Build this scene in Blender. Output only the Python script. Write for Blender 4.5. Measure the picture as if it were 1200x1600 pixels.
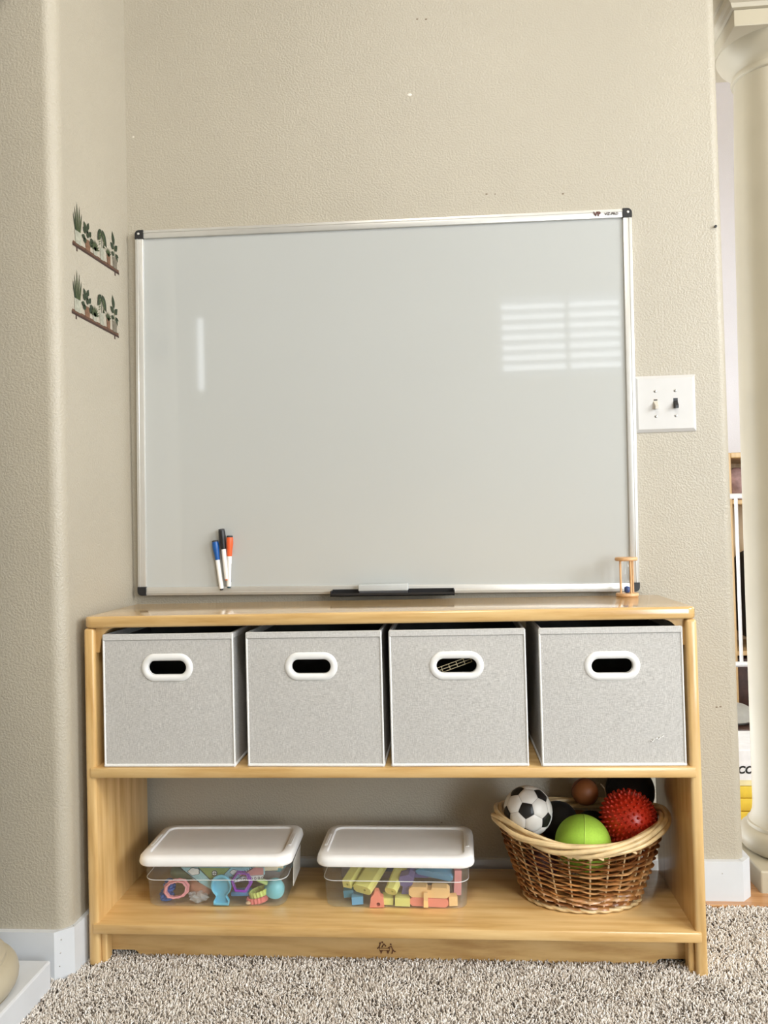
import bpy, bmesh, math, random
import numpy as np
from mathutils import Vector, Matrix, Euler, noise

PI = math.pi
random.seed(7)
for o in list(bpy.data.objects):
    bpy.data.objects.remove(o, do_unlink=True)
S = bpy.context.scene
C = S.collection

# ------------------------------------------------------------------ camera
def cam_axes(yaw, pitch, roll):
    cy, sy, cp, sp = math.cos(yaw), math.sin(yaw), math.cos(pitch), math.sin(pitch)
    fwd = Vector((-sy * cp, cy * cp, sp)); right = Vector((cy, sy, 0)); up = right.cross(fwd)
    cr, sr = math.cos(roll), math.sin(roll)
    return cr * right + sr * up, -sr * right + cr * up, fwd
cam = bpy.data.cameras.new('camera'); cam_o = bpy.data.objects.new('camera', cam); C.objects.link(cam_o)
r_, u_, f_ = cam_axes(0.0790289, 0.0218325, -0.0250652)
M = Matrix(((r_.x, u_.x, -f_.x, 0.787799), (r_.y, u_.y, -f_.y, -1.953856), (r_.z, u_.z, -f_.z, 0.884751), (0, 0, 0, 1)))
cam_o.matrix_world = M
cam.sensor_fit = 'VERTICAL'; cam.sensor_height = 24.0; cam.sensor_width = 18.0
cam.lens = 24.0 * 1250.0 / 1600.0
cam.clip_start = 0.02
S.camera = cam_o

# ------------------------------------------------------------------ world and light
w = bpy.data.worlds.new('sky'); S.world = w; w.use_nodes = True
bg = w.node_tree.nodes['Background']; bg.inputs[0].default_value = (0.90, 0.95, 1.0, 1); bg.inputs[1].default_value = 5.0
S.view_settings.view_transform = 'Standard'; S.view_settings.look = 'None'
S.view_settings.gamma = 1.0; S.view_settings.use_curve_mapping = False
S.view_settings.exposure = -0.12

def area(name, loc, target, sx, sy, power, col):
    l = bpy.data.lights.new(name, 'AREA'); l.shape = 'RECTANGLE'; l.size = sx; l.size_y = sy; l.energy = power; l.color = col
    o = bpy.data.objects.new(name, l); C.objects.link(o); o.location = loc
    d = Vector(target) - Vector(loc); o.rotation_euler = d.to_track_quat('-Z', 'Z').to_euler(); return o
# daylight entering through the three windows of the room (each lamp fills its own opening)
area('daylight_side_window', (4.06, -2.0, 2.05), (3.0, -2.0, 1.9), 2.0, 1.7, 128, (0.98, 0.985, 0.99))
area('daylight_rear_window', (3.2, -4.06, 1.15), (3.2, -3.0, 1.15), 1.2, 1.9, 78, (0.84, 0.93, 1.0))

# ------------------------------------------------------------------ materials
def nt(name):
    m = bpy.data.materials.new(name); m.use_nodes = True
    return m, m.node_tree.nodes, m.node_tree.links, m.node_tree.nodes['Principled BSDF']
def coords(N, L, scale=(1, 1, 1), kind='Object', rot=(0, 0, 0)):
    t = N.new('ShaderNodeTexCoord'); mp = N.new('ShaderNodeMapping'); mp.inputs['Scale'].default_value = scale
    mp.inputs['Rotation'].default_value = rot
    L.new(t.outputs[kind], mp.inputs['Vector']); return mp.outputs['Vector']
def noise_tex(N, L, vec, scale, detail=2, rough=.5):
    n = N.new('ShaderNodeTexNoise'); n.inputs['Scale'].default_value = scale; n.inputs['Detail'].default_value = detail
    n.inputs['Roughness'].default_value = rough; L.new(vec, n.inputs['Vector']); return n.outputs['Fac']
def ramp(N, L, fac, stops):
    r = N.new('ShaderNodeValToRGB'); e = r.color_ramp.elements
    while len(e) < len(stops): e.new(.5)
    for k, (p, c) in enumerate(stops): e[k].position = p; e[k].color = (*c, 1) if len(c) == 3 else c
    L.new(fac, r.inputs['Fac']); return r.outputs['Color']
def bump(N, L, h, B, strength, dist=.001):
    b = N.new('ShaderNodeBump'); b.inputs['Strength'].default_value = strength; b.inputs['Distance'].default_value = dist
    L.new(h, b.inputs['Height']); L.new(b.outputs['Normal'], B.inputs['Normal'])
def tint(c, k): return tuple(min(1, v * k) for v in c[:3])
def plain(name, c, rough=.5, metal=0, var=.06, nscale=40, bstr=0, bscale=300, coat=0, spec=.5, sheen=0):
    m, N, L, B = nt(name)
    v = coords(N, L)
    L.new(ramp(N, L, noise_tex(N, L, v, nscale, 3), [(.3, tint(c, 1 - var)), (.7, tint(c, 1 + var))]), B.inputs['Base Color'])
    B.inputs['Roughness'].default_value = rough; B.inputs['Metallic'].default_value = metal
    B.inputs['Coat Weight'].default_value = coat; B.inputs['Coat Roughness'].default_value = .08
    B.inputs['Specular IOR Level'].default_value = spec; B.inputs['Sheen Weight'].default_value = sheen
    if bstr: bump(N, L, noise_tex(N, L, v, bscale, 2), B, bstr)
    return m
def wall_mat(name, c, strength=.36):
    m, N, L, B = nt(name); v = coords(N, L)
    L.new(ramp(N, L, noise_tex(N, L, v, 3, 3), [(.3, tint(c, .97)), (.7, tint(c, 1.03))]), B.inputs['Base Color'])
    B.inputs['Roughness'].default_value = .36; B.inputs['Specular IOR Level'].default_value = .5
    n = noise_tex(N, L, v, 210, 2.5, .55)
    bump(N, L, ramp(N, L, n, [(.38, (0, 0, 0)), (.62, (1, 1, 1))]), B, strength, .0016)
    return m
def wood(name, c1, c2, c3, scale, rough=.32, coat=.4, rings=1.0):
    """maple: long fibre noise + soft cathedral waves; scale stretches along the grain"""
    m, N, L, B = nt(name)
    v = coords(N, L, scale)
    n1 = noise_tex(N, L, v, 5.0, 5, .6)
    w_ = N.new('ShaderNodeTexWave'); w_.wave_type = 'BANDS'; w_.bands_direction = 'DIAGONAL'; w_.inputs['Scale'].default_value = 1.6 * rings
    w_.inputs['Distortion'].default_value = 7; w_.inputs['Detail'].default_value = 3; w_.inputs['Detail Scale'].default_value = 1.2
    L.new(v, w_.inputs['Vector'])
    a = ramp(N, L, n1, [(.24, tint(c3, .9)), (.36, c3), (.5, c1), (.7, c2)])
    b = ramp(N, L, w_.outputs['Fac'], [(.0, tint(c3, .96)), (.35, c1), (1, c2)])
    mx = N.new('ShaderNodeMixRGB'); mx.inputs['Fac'].default_value = .22; L.new(a, mx.inputs[1]); L.new(b, mx.inputs[2])
    L.new(mx.outputs['Color'], B.inputs['Base Color'])
    B.inputs['Roughness'].default_value = rough; B.inputs['Coat Weight'].default_value = coat; B.inputs['Coat Roughness'].default_value = .12
    bump(N, L, n1, B, .06)
    return m
def linen(name, c1, c2):
    m, N, L, B = nt(name)
    a = noise_tex(N, L, coords(N, L, (1500, 1500, 130)), 1, 2); b = noise_tex(N, L, coords(N, L, (130, 130, 1500)), 1, 2)
    mm = N.new('ShaderNodeMath'); mm.operation = 'ADD'; L.new(a, mm.inputs[0]); L.new(b, mm.inputs[1])
    h = N.new('ShaderNodeMath'); h.operation = 'MULTIPLY'; h.inputs[1].default_value = .5; L.new(mm.outputs[0], h.inputs[0])
    mid = tuple((x + y) / 2 for x, y in zip(c1, c2))
    L.new(ramp(N, L, h.outputs[0], [(.36, c1), (.5, mid), (.64, c2)]), B.inputs['Base Color'])
    B.inputs['Roughness'].default_value = .92; B.inputs['Specular IOR Level'].default_value = .15; B.inputs['Sheen Weight'].default_value = .1
    bump(N, L, h.outputs[0], B, .5, .0012)
    return m
def clear_plastic(name, tintc=(.93, .95, .96), haze=.06, gloss=.09):
    m, N, L, B = nt(name); out = N['Material Output']; N.remove(B)
    t = N.new('ShaderNodeBsdfTransparent'); t.inputs[0].default_value = (*tintc, 1)
    d = N.new('ShaderNodeBsdfDiffuse'); d.inputs[0].default_value = (.88, .9, .9, 1)
    g = N.new('ShaderNodeBsdfGlossy'); g.inputs['Roughness'].default_value = .06
    lw = N.new('ShaderNodeLayerWeight'); lw.inputs['Blend'].default_value = .12
    fr = N.new('ShaderNodeMapRange'); fr.inputs['To Min'].default_value = gloss * .4; fr.inputs['To Max'].default_value = .35; L.new(lw.outputs['Facing'], fr.inputs['Value'])
    m1 = N.new('ShaderNodeMixShader'); m2 = N.new('ShaderNodeMixShader')
    n = noise_tex(N, L, coords(N, L), 60, 2)
    mr = N.new('ShaderNodeMapRange'); mr.inputs['To Min'].default_value = haze * .6; mr.inputs['To Max'].default_value = haze * 1.4
    L.new(n, mr.inputs['Value']); L.new(mr.outputs[0], m1.inputs[0])
    L.new(t.outputs[0], m1.inputs[1]); L.new(d.outputs[0], m1.inputs[2])
    L.new(fr.outputs[0], m2.inputs[0]); L.new(m1.outputs[0], m2.inputs[1]); L.new(g.outputs[0], m2.inputs[2])
    L.new(m2.outputs[0], out.inputs['Surface']); return m
def attr_mat(name, rough=.9):
    m, N, L, B = nt(name); a = N.new('ShaderNodeAttribute'); a.attribute_name = 'tuft'
    L.new(ramp(N, L, a.outputs['Fac'], [(0, (.05, .04, .034)), (.18, (.17, .14, .115)), (.34, (.58, .51, .45)), (.7, (.82, .77, .71)), (1, (.92, .89, .86))]), B.inputs['Base Color'])
    B.inputs['Roughness'].default_value = rough; B.inputs['Specular IOR Level'].default_value = .1; return m

MT = {}
WALL = (.44, .40, .322)
MT['wall'] = wall_mat('wall_paint', WALL)
MT['wall_hall'] = wall_mat('hall_paint', (.66, .63, .65), .2)
MT['ceiling'] = wall_mat('ceiling_paint', (.62, .52, .34), .3)
MT['trim'] = plain('trim_white', (.64, .665, .70), .35, var=.03, nscale=12)
MT['column'] = plain('column_cream', (.46, .41, .305), .45, var=.05, nscale=6, bstr=.08, bscale=60)
W1, W2, W3 = (.68, .44, .18), (.78, .55, .26), (.55, .32, .105)
MT['wood_x'] = wood('maple_along', W1, W2, W3, (.8, 9, 9))
MT['wood_z'] = wood('maple_upright', W1, W2, W3, (9, 9, .8))
MT['wood_top'] = wood('maple_top', W1, W2, W3, (.8, 9, 9), rough=.2, coat=.8)
MT['wood_kick'] = wood('maple_toe', (.62, .40, .165), (.70, .48, .22), (.48, .28, .10), (1.2, 8, 8), rings=1.6)
MT['linen'] = linen('grey_linen', (.40, .39, .375), (.68, .665, .64))
MT['linen_edge'] = plain('pale_binding', (.80, .80, .79), .85, var=.06, nscale=400, bstr=.3, bscale=900)
MT['bin_inside_shade'] = plain('bin_inner_shade', (.10, .098, .095), .95, var=.1)  # near-black: the shade inside the bins is put into this colour
MT['white_plastic'] = plain('white_plastic', (.87, .87, .86), .32, var=.015)
MT['lid_plastic'] = plain('lid_plastic', (.92, .925, .925), .38, var=.015)
MT['clear'] = clear_plastic('clear_tub')
MT['glass'] = clear_plastic('thin_glass', (.97, .98, .99), .03)
MT['alu'] = plain('aluminium', (.66, .655, .63), .36, metal=.5, var=.02)
MT['black'] = plain('black_plastic', (.012, .012, .014), .4, var=.2)
MT['board'] = plain('whiteboard_enamel', (.49, .505, .495), .35, var=.012, nscale=2, coat=1.0)
B_ = MT['board'].node_tree.nodes['Principled BSDF']; B_.inputs['Specular IOR Level'].default_value = .0; B_.inputs['Coat Roughness'].default_value = .035; B_.inputs['Coat IOR'].default_value = 1.6
MT['switch'] = plain('switch_white', (.60, .59, .575), .4, var=.01)
MT['switch_ivory'] = plain('switch_ivory', (.62, .58, .50), .4, var=.01)
MT['screw'] = plain('steel_screw', (.45, .44, .42), .35, metal=.9)
MT['grey_plastic'] = plain('grey_plastic', (.48, .51, .52), .4, var=.03)
MT['hg_wood'] = plain('beech', (.66, .40, .20), .45, var=.12, nscale=60)
MT['sand'] = plain('blue_sand', (.01, .07, .30), .8, var=.2, nscale=900)
MT['carpet_base'] = plain('carpet_backing', (.16, .14, .12), .95, var=.3, nscale=200)
MT['tuft'] = attr_mat('carpet_yarn')
MT['wicker'] = plain('willow_brown', (.42, .19, .06), .35, var=.38, nscale=45, coat=.3)
MT['wicker_rim'] = plain('willow_pale', (.74, .55, .29), .38, var=.2, nscale=35, coat=.25)
MT['wicker_stake'] = plain('willow_stake', (.70, .50, .27), .4, var=.2, nscale=40)
MT['logo'] = plain('burnt_mark', (.12, .045, .02), .6)
def colr(name, c, rough=.45, **k):
    if name not in MT: MT[name] = plain(name, c, rough, **k)
    return MT[name]

# ------------------------------------------------------------------ mesh helpers
class MB:
    def __init__(s): s.v = []; s.f = []
    def add(s, vs, fs):
        o = len(s.v); s.v += [tuple(p) for p in vs]; s.f += [tuple(i + o for i in q) for q in fs]; return s
    def box(s, x0, x1, y0, y1, z0, z1):
        return s.add([(x0, y0, z0), (x1, y0, z0), (x1, y1, z0), (x0, y1, z0), (x0, y0, z1), (x1, y0, z1), (x1, y1, z1), (x0, y1, z1)],
                     [(3, 2, 1, 0), (4, 5, 6, 7), (0, 1, 5, 4), (1, 2, 6, 5), (2, 3, 7, 6), (3, 0, 4, 7)])
    def rbox(s, x0, x1, y0, y1, z0, z1, r=.004, seg=2):
        bm = bmesh.new(); bmesh.ops.create_cube(bm, size=1)
        for v in bm.verts: v.co = ((x0 + x1) / 2 + v.co.x * (x1 - x0), (y0 + y1) / 2 + v.co.y * (y1 - y0), (z0 + z1) / 2 + v.co.z * (z1 - z0))
        bmesh.ops.bevel(bm, geom=bm.edges[:], offset=r, segments=seg, profile=.5, affect='EDGES')
        return s.bm(bm)
    def bm(s, bm):
        bm.verts.index_update(); s.add([v.co[:] for v in bm.verts], [[v.index for v in f.verts] for f in bm.faces]); bm.free(); return s
    def prism(s, poly, a, b, ax='y'):
        """extrude a 2-D outline (counter-clockwise) from a to b along an axis"""
        n = len(poly)
        def P(u, v, t): return {'y': (u, t, v), 'x': (t, u, v), 'z': (u, v, t)}[ax]
        vs = [P(u, v, a) for u, v in poly] + [P(u, v, b) for u, v in poly]
        fs = [tuple(range(n)), tuple(range(2 * n - 1, n - 1, -1))] + [(i, n + i, n + (i + 1) % n, (i + 1) % n) for i in range(n)]
        return s.add(vs, fs)
    def tube(s, path, rad, n=8, closed=False, flat=1.0, cap=True):
        path = [Vector(p) for p in path]; m = len(path)
        rads = rad if isinstance(rad, (list, tuple)) else [rad] * m
        vs = []; fs = []; prev = None
        for i, p in enumerate(path):
            t = (path[(i + 1) % m] - path[i - 1]) if closed else (path[min(i + 1, m - 1)] - path[max(i - 1, 0)])
            if t.length < 1e-9: t = Vector((0, 0, 1))
            t.normalize()
            if prev is None: a = Vector((0, 0, 1)) if abs(t.z) < .9 else Vector((0, 1, 0)); nrm = (a - a.dot(t) * t).normalized()
            else: nrm = (prev - prev.dot(t) * t).normalized()
            prev = nrm; b = t.cross(nrm)
            for k in range(n):
                an = 2 * PI * k / n
                vs.append(p + rads[i] * (math.cos(an) * nrm + math.sin(an) * b * flat))
        for i in range(m if closed else m - 1):
            j = (i + 1) % m
            for k in range(n): fs.append((i * n + k, i * n + (k + 1) % n, j * n + (k + 1) % n, j * n + k))
        if not closed and cap: fs += [tuple(range(n - 1, -1, -1)), tuple((m - 1) * n + k for k in range(n))]
        return s.add(vs, fs)
    def lathe(s, prof, n=32, c=(0, 0, 0), cap=True):
        vs = []; fs = []
        for r, z in prof:
            for k in range(n): an = 2 * PI * k / n; vs.append((c[0] + r * math.cos(an), c[1] + r * math.sin(an), c[2] + z))
        for i in range(len(prof) - 1):
            for k in range(n): fs.append((i * n + k, i * n + (k + 1) % n, (i + 1) * n + (k + 1) % n, (i + 1) * n + k))
        if cap: fs += [tuple(range(n - 1, -1, -1)), tuple((len(prof) - 1) * n + k for k in range(n))]
        return s.add(vs, fs)
    def sphere(s, c, r, u=32, v=20, sc=(1, 1, 1)):
        bm = bmesh.new(); bmesh.ops.create_uvsphere(bm, u_segments=u, v_segments=v, radius=r)
        for w_ in bm.verts: w_.co = (c[0] + w_.co.x * sc[0], c[1] + w_.co.y * sc[1], c[2] + w_.co.z * sc[2])
        return s.bm(bm)
    def xf(s, mat):
        s.v = [tuple(mat @ Vector(p)) for p in s.v]; return s
    def mesh(s, name, mat, smooth=False, angle=None):
        me = bpy.data.meshes.new(name); me.from_pydata(s.v, [], s.f); me.update()
        bm = bmesh.new(); bm.from_mesh(me); bmesh.ops.recalc_face_normals(bm, faces=bm.faces[:]); bm.to_mesh(me); bm.free()
        if mat: me.materials.append(mat)
        if smooth:
            for p in me.polygons: p.use_smooth = True
            if angle:
                try: me.set_sharp_from_angle(angle=math.radians(angle))
                except Exception: pass
        return me
    def build(s, name, mat, parent=None, smooth=False, angle=None, loc=None, rot=None):
        o = bpy.data.objects.new(name, s.mesh(name, mat, smooth, angle)); C.objects.link(o)
        if parent: o.parent = parent
        if loc is not None: o.location = loc
        if rot is not None: o.rotation_euler = rot
        return o
def tag(o, label, cat, group=None, kind=None):
    o['label'] = label; o['category'] = cat
    if group: o['group'] = group
    if kind: o['kind'] = kind
    return o
def struct(o, label, cat): o['kind'] = 'structure'; o['label'] = label; o['category'] = cat; return o
def thing(name, label, cat, loc=(0, 0, 0), rot=(0, 0, 0), group=None):
    o = bpy.data.objects.new(name, None); o.empty_display_size = .05; C.objects.link(o); o.location = loc; o.rotation_euler = rot
    return tag(o, label, cat, group)
def copy_tree(o, parent=None):
    c = o.copy(); C.objects.link(c)
    if parent: c.parent = parent
    for ch in list(o.children): copy_tree(ch, c)
    return c
def text_mesh(txt, size, shear=0, extrude=.0003, bold=0):
    cu = bpy.data.curves.new('lettering', 'FONT'); cu.body = txt; cu.size = size; cu.shear = shear; cu.extrude = extrude; cu.align_x = 'LEFT'; cu.offset = bold
    o = bpy.data.objects.new('lettering', cu); C.objects.link(o)
    dg = bpy.context.evaluated_depsgraph_get(); me = bpy.data.meshes.new_from_object(o.evaluated_get(dg))
    bpy.data.objects.remove(o); bpy.data.curves.remove(cu); return me
def add_mesh(name, me, mat, parent=None, loc=(0, 0, 0), rot=(0, 0, 0)):
    me.materials.clear(); me.materials.append(mat)
    o = bpy.data.objects.new(name, me); C.objects.link(o); o.parent = parent; o.location = loc; o.rotation_euler = rot; return o
def arc(cx, cy, r, a0, a1, n):
    return [(cx + r * math.cos(math.radians(a0 + (a1 - a0) * i / n)), cy + r * math.sin(math.radians(a0 + (a1 - a0) * i / n))) for i in range(n + 1)]

# ================================================================== THE ROOM
CEIL = 3.2
YF, BR = -0.372, 0.03          # face of the left wall's return and its bullnose radius
XR, RR = 1.463, 0.024          # free end of the back wall
# back wall with a rounded free end
poly = [(0, 0)] + arc(XR - RR, RR, RR, -90, 0, 8) + arc(XR - RR, .14 - RR, RR, 0, 90, 8) + [(0, .14)]
wb_ = struct(MB().prism(poly, -.02, CEIL, 'z').build('wall_back', MT['wall'], None, True, 40), 'beige orange-peel textured wall behind the whiteboard', 'wall')
# left wall: side return (x = 0) with rounded corner and the face towards the room
poly = [(-2.6, YF)] + arc(-BR, YF + BR, BR, -90, 0, 10) + [(0, .14), (-2.6, .14)]
struct(MB().prism(poly, -.02, CEIL, 'z').build('wall_left', MT['wall'], None, True, 40), 'beige textured wall return with rounded corner left of shelf', 'wall')
struct(MB().box(-2.72, -2.6, -4.3, YF, -.02, CEIL).build('wall_left_side', MT['wall']), 'beige side wall of the room out of view', 'wall')
# rear wall with the high window, narrow window and the glazed door opening
def wall_holes_y(name, y0, y1, x0, x1, holes, mat, label):
    m = MB(); xs = sorted({x0, x1, *[h[0] for h in holes], *[h[1] for h in holes]}); zs = sorted({-.02, CEIL, *[h[2] for h in holes], *[h[3] for h in holes]})
    for a, b in zip(xs, xs[1:]):
        for c, d in zip(zs, zs[1:]):
            if not any(h[0] <= (a + b) / 2 <= h[1] and h[2] <= (c + d) / 2 <= h[3] for h in holes): m.box(a, b, y0, y1, c, d)
    return struct(m.build(name, mat), label, 'wall')
rear_holes = [(1.2, 2.12, 1.97, 2.6), (-1.12, -1.0, 1.95, 2.57), (2.6, 3.8, .2, 2.1)]
wall_holes_y('wall_rear', -4.1, -4.0, -2.72, 4.1, rear_holes, MT['wall'], 'beige wall with high window behind the viewer')
def wall_holes_x(name, x0, x1, y0, y1, holes, mat, label):
    m = MB(); ys = sorted({y0, y1, *[h[0] for h in holes], *[h[1] for h in holes]}); zs = sorted({-.02, CEIL, *[h[2] for h in holes], *[h[3] for h in holes]})
    for a, b in zip(ys, ys[1:]):
        for c, d in zip(zs, zs[1:]):
            if not any(h[0] <= (a + b) / 2 <= h[1] and h[2] <= (c + d) / 2 <= h[3] for h in holes): m.box(x0, x1, a, b, c, d)
    return struct(m.build(name, mat), label, 'wall')
wall_holes_x('wall_right', 4.0, 4.1, -4.1, 2.6, [(-3.0, -1.0, 1.2, 2.9), (.5, 1.7, 1.2, 2.6)], MT['wall'], 'beige wall with wide window right of the viewer')
struct(MB().box(-2.72, 4.1, 2.1, 2.2, -.02, CEIL).build('wall_hall', MT['wall_hall']), 'pale lavender grey wall of the room beyond the column', 'wall')
struct(MB().box(-2.72, 4.1, -4.1, 2.2, CEIL, CEIL + .1).build('ceiling', MT['ceiling']), 'cream ceiling above the room', 'ceiling')
# beam that the columns carry
struct(MB().rbox(1.50, 4.0, .03, .33, 2.17, 2.6, .01).build('trim_1', MT['column']), 'cream beam carried by the column at the right edge', 'beam')
# windows
def window(n, x0, x1, z0, z1, y, slats, label):
    t = thing('window_%d' % n, label, 'window', ((x0 + x1) / 2, y, z0)); t['kind'] = 'structure'
    hw = (x1 - x0) / 2; h = z1 - z0; m = MB()
    for a in ((-hw, -hw + .03, 0, h), (hw - .03, hw, 0, h), (-hw, hw, 0, .03), (-hw, hw, h - .03, h)): m.box(a[0], a[1], -.03, .03, a[2], a[3])
    m.build('window_frame', MT['trim'], t)
    if slats > 1:
        MB().box(.03, .06, -.03, .03, 0, h).build('mullion', MT['trim'], t)
        sl = MB().box(-hw + .03, hw - .03, -.03, .03, -.0015, .0015).mesh('slat', MT['trim'])
        for k in range(slats):
            o = bpy.data.objects.new('blind_slat', sl); C.objects.link(o); o.parent = t
            o.location = (0, 0, .05 + (h - .1) * k / (slats - 1)); o.rotation_euler = (math.radians(24), 0, 0)
    return t
window(1, 1.2, 2.12, 1.97, 2.6, -4.05, 8, 'high window with white blinds behind the viewer')
window(2, 2.6, 3.8, .2, 2.1, -4.03, 0, 'tall window in the rear wall right of the blinds')
window(4, -1.12, -1.0, 1.95, 2.57, -4.05, 0, 'narrow high window in the rear wall')
t = thing('window_3', 'wide window in the right wall', 'window', (4.05, -2.0, 1.2)); t['kind'] = 'structure'
m = MB()
for a in ((-1, -.95, 0, 1.7), (.95, 1, 0, 1.7), (-.03, .03, 0, 1.7), (-1, 1, 0, .05), (-1, 1, 1.65, 1.7)): m.box(-.04, 0, a[0], a[1], a[2], a[3])
m.build('window_frame', MT['trim'], t)

# floor: carpet backing, pile, and the timber floor past the wall end
fl = MB().box(-2.72, 4.1, -4.1, -.035, -.05, -.009).box(-.0, 1.36, -.035, .0, -.05, -.009)
struct(fl.build('floor', MT['carpet_base']), 'speckled grey beige carpeted floor', 'floor')
def carpet():
    rs = np.random.RandomState(3)
    def field(x0, x1, y0, y1, sp):
        nx, ny = int((x1 - x0) / sp), int((y1 - y0) / sp)
        X, Y = np.meshgrid(np.linspace(x0, x1, nx), np.linspace(y0, y1, ny))
        P = np.stack([X.ravel(), Y.ravel()], 1) + rs.uniform(-.55, .55, (nx * ny, 2)) * sp
        return P
    P = np.concatenate([field(-.22, 1.66, -.72, -.036, .0036), field(.02, 1.37, -.04, -.004, .0060), field(1.66, 2.2, -.72, -.036, .0058), field(-.8, 2.2, -1.3, -.72, .010)])
    edge = -.034 + .004 * np.sin(P[:, 0] * 40)
    keep = (P[:, 1] < edge) | (P[:, 0] < 1.37)
    keep &= ~((P[:, 0] < -.0) & (P[:, 1] > YF - .012))
    P = P[keep]
    sc = np.where(P[:, 1] < -.72, 1.9, np.where(P[:, 0] > 1.66, 1.35, 1.0))
    n = len(P); K = 4
    L_ = rs.uniform(.0068, .0118, n) * sc; rad = rs.uniform(.0013, .0019, n) * sc
    an = rs.uniform(0, 2 * np.pi, n) ; lean = rs.uniform(.05, .75, n)
    # yarn lies in loose swirls
    an = an * .55 + 2.2 * np.sin(P[:, 0] * 23 + 1.3 * np.sin(P[:, 1] * 31)) + 1.5 * np.sin(P[:, 1] * 37)
    d = np.stack([np.cos(an), np.sin(an)], 1)
    fr = [0., .6, 1.]; rr = [.8, 1.1, .75]
    z0 = np.full(n, -.010)
    rings = []
    for a, q in zip(fr, rr):
        off = d * (L_ * lean * a ** 1.5)[:, None] * .9
        zz = z0 + L_ * (a - .42 * lean * a * a)
        cen = np.concatenate([P + off, zz[:, None]], 1)
        ring = []
        for k in range(K):
            th = 2 * np.pi * k / K + an + a * 1.6
            ring.append(cen + np.stack([np.cos(th) * rad * q, np.sin(th) * rad * q, np.zeros(n)], 1))
        rings.append(np.stack(ring, 1))
    V = np.stack(rings, 1).reshape(-1, 3); R = len(fr); nv = R * K
    base = []
    for i in range(R - 1):
        for k in range(K): base.append((i * K + k, i * K + (k + 1) % K, (i + 1) * K + (k + 1) % K, (i + 1) * K + k))
    base.append(tuple((R - 1) * K + k for k in range(K)))
    F = (np.array(base)[None] + (np.arange(n) * nv)[:, None, None]).reshape(-1)
    me = bpy.data.meshes.new('carpet_pile'); me.vertices.add(len(V)); me.vertices.foreach_set('co', V.astype(np.float32).ravel())
    nf = len(F) // 4
    me.loops.add(len(F)); me.loops.foreach_set('vertex_index', F.astype(np.int32)); me.polygons.add(nf)
    me.polygons.foreach_set('loop_start', np.arange(0, nf * 4, 4, dtype=np.int32)); me.update()
    me.polygons.foreach_set('use_smooth', np.ones(nf, bool))
    a = me.attributes.new('tuft', 'FLOAT', 'POINT')
    val = np.clip(rs.normal(.66, .27, n), 0, 1); a.data.foreach_set('value', np.repeat(val, nv).astype(np.float32))
    me.materials.append(MT['tuft']); me.validate()
    o = bpy.data.objects.new('carpet_pile', me); C.objects.link(o)
    tag(o, 'short twisted pile of the speckled grey beige carpet', 'carpet', kind='stuff')
    return o
carpet()
hf = struct(MB().box(1.36, 4.0, -.035, 2.1, -.06, -.012).build('floor_hall', colr('subfloor', (.12, .06, .03), .8)), 'orange brown timber floor beyond the end of the wall', 'floor')
MT['plank'] = wood('plank_oak', (.50, .25, .095), (.60, .34, .15), (.38, .17, .055), (1.0, 12, 12), rough=.25, coat=.5)
k = 0
for i in range(20):
    y = -.033 + i * .107; x = 1.362 + (i * .37) % .5 - .5
    while x < 3.98:
        a, b = max(x, 1.362), min(x + 1.1, 3.98)
        if b - a > .05: MB().rbox(a, b - .002, y, y + .105, -.012, -.002, .0015, 1).build('plank', MT['plank'], hf)
        x += 1.1

# baseboards
BH, BT = .09, .013
def board(name, pts2, parent, mat=MT['trim']):
    """a run of baseboard: quad outline on the floor with a slightly sloped top"""
    return MB().prism(pts2, -.01, BH, 'z').build(name, mat, parent)
bl = struct(bpy.data.objects.new('baseboard_left', None), 'white baseboard wrapping the rounded corner left of the shelf', 'baseboard'); C.objects.link(bl)
A = (-.024, YF - BT); B = (.006, -.359)
c1 = (-.024 + .006, YF + .01)
board('baseboard_face', [(-2.6, YF - BT), (-.024, YF - BT), (-.021, YF + .004), (-2.6, YF + .004)], bl)
board('baseboard_corner', [A, B, (-.006, YF + .024), (-.022, YF + .006)], bl)
board('baseboard_return', [B, (.012, -.29), (.012, -.001), (-.001, -.001), (-.001, YF + .036), (-.005, YF + .027)], bl)
for px_, (dx, dz) in enumerate(((.35, .072), (.30, .046), (.25, .02))):
    p = Vector((A[0] + (B[0] - A[0]) * dx, A[1] + (B[1] - A[1]) * dx, dz))
    MB().sphere(p, .0014, 8, 6).build('nail_head', MT['screw'], bl)
bb = struct(bpy.data.objects.new('baseboard_back', None), 'white baseboard along the wall behind and right of the shelf', 'baseboard'); C.objects.link(bb)
bm_ = [(BT + .001, -BT), (1.452, -BT), (1.450, .001), (BT + .001, .001)]
board('baseboard_face', bm_, bb)
board('baseboard_corner', [(1.452, -BT), (1.477, .014), (1.464, .02), (1.447, .002)], bb)
board('baseboard_return', [(1.477, .014), (1.477, .139), (1.464, .139), (1.464, .018)], bb)
MB().sphere((1.405, -BT, .062), .0013, 8, 6).build('nail_head', MT['screw'], bb)

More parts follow.
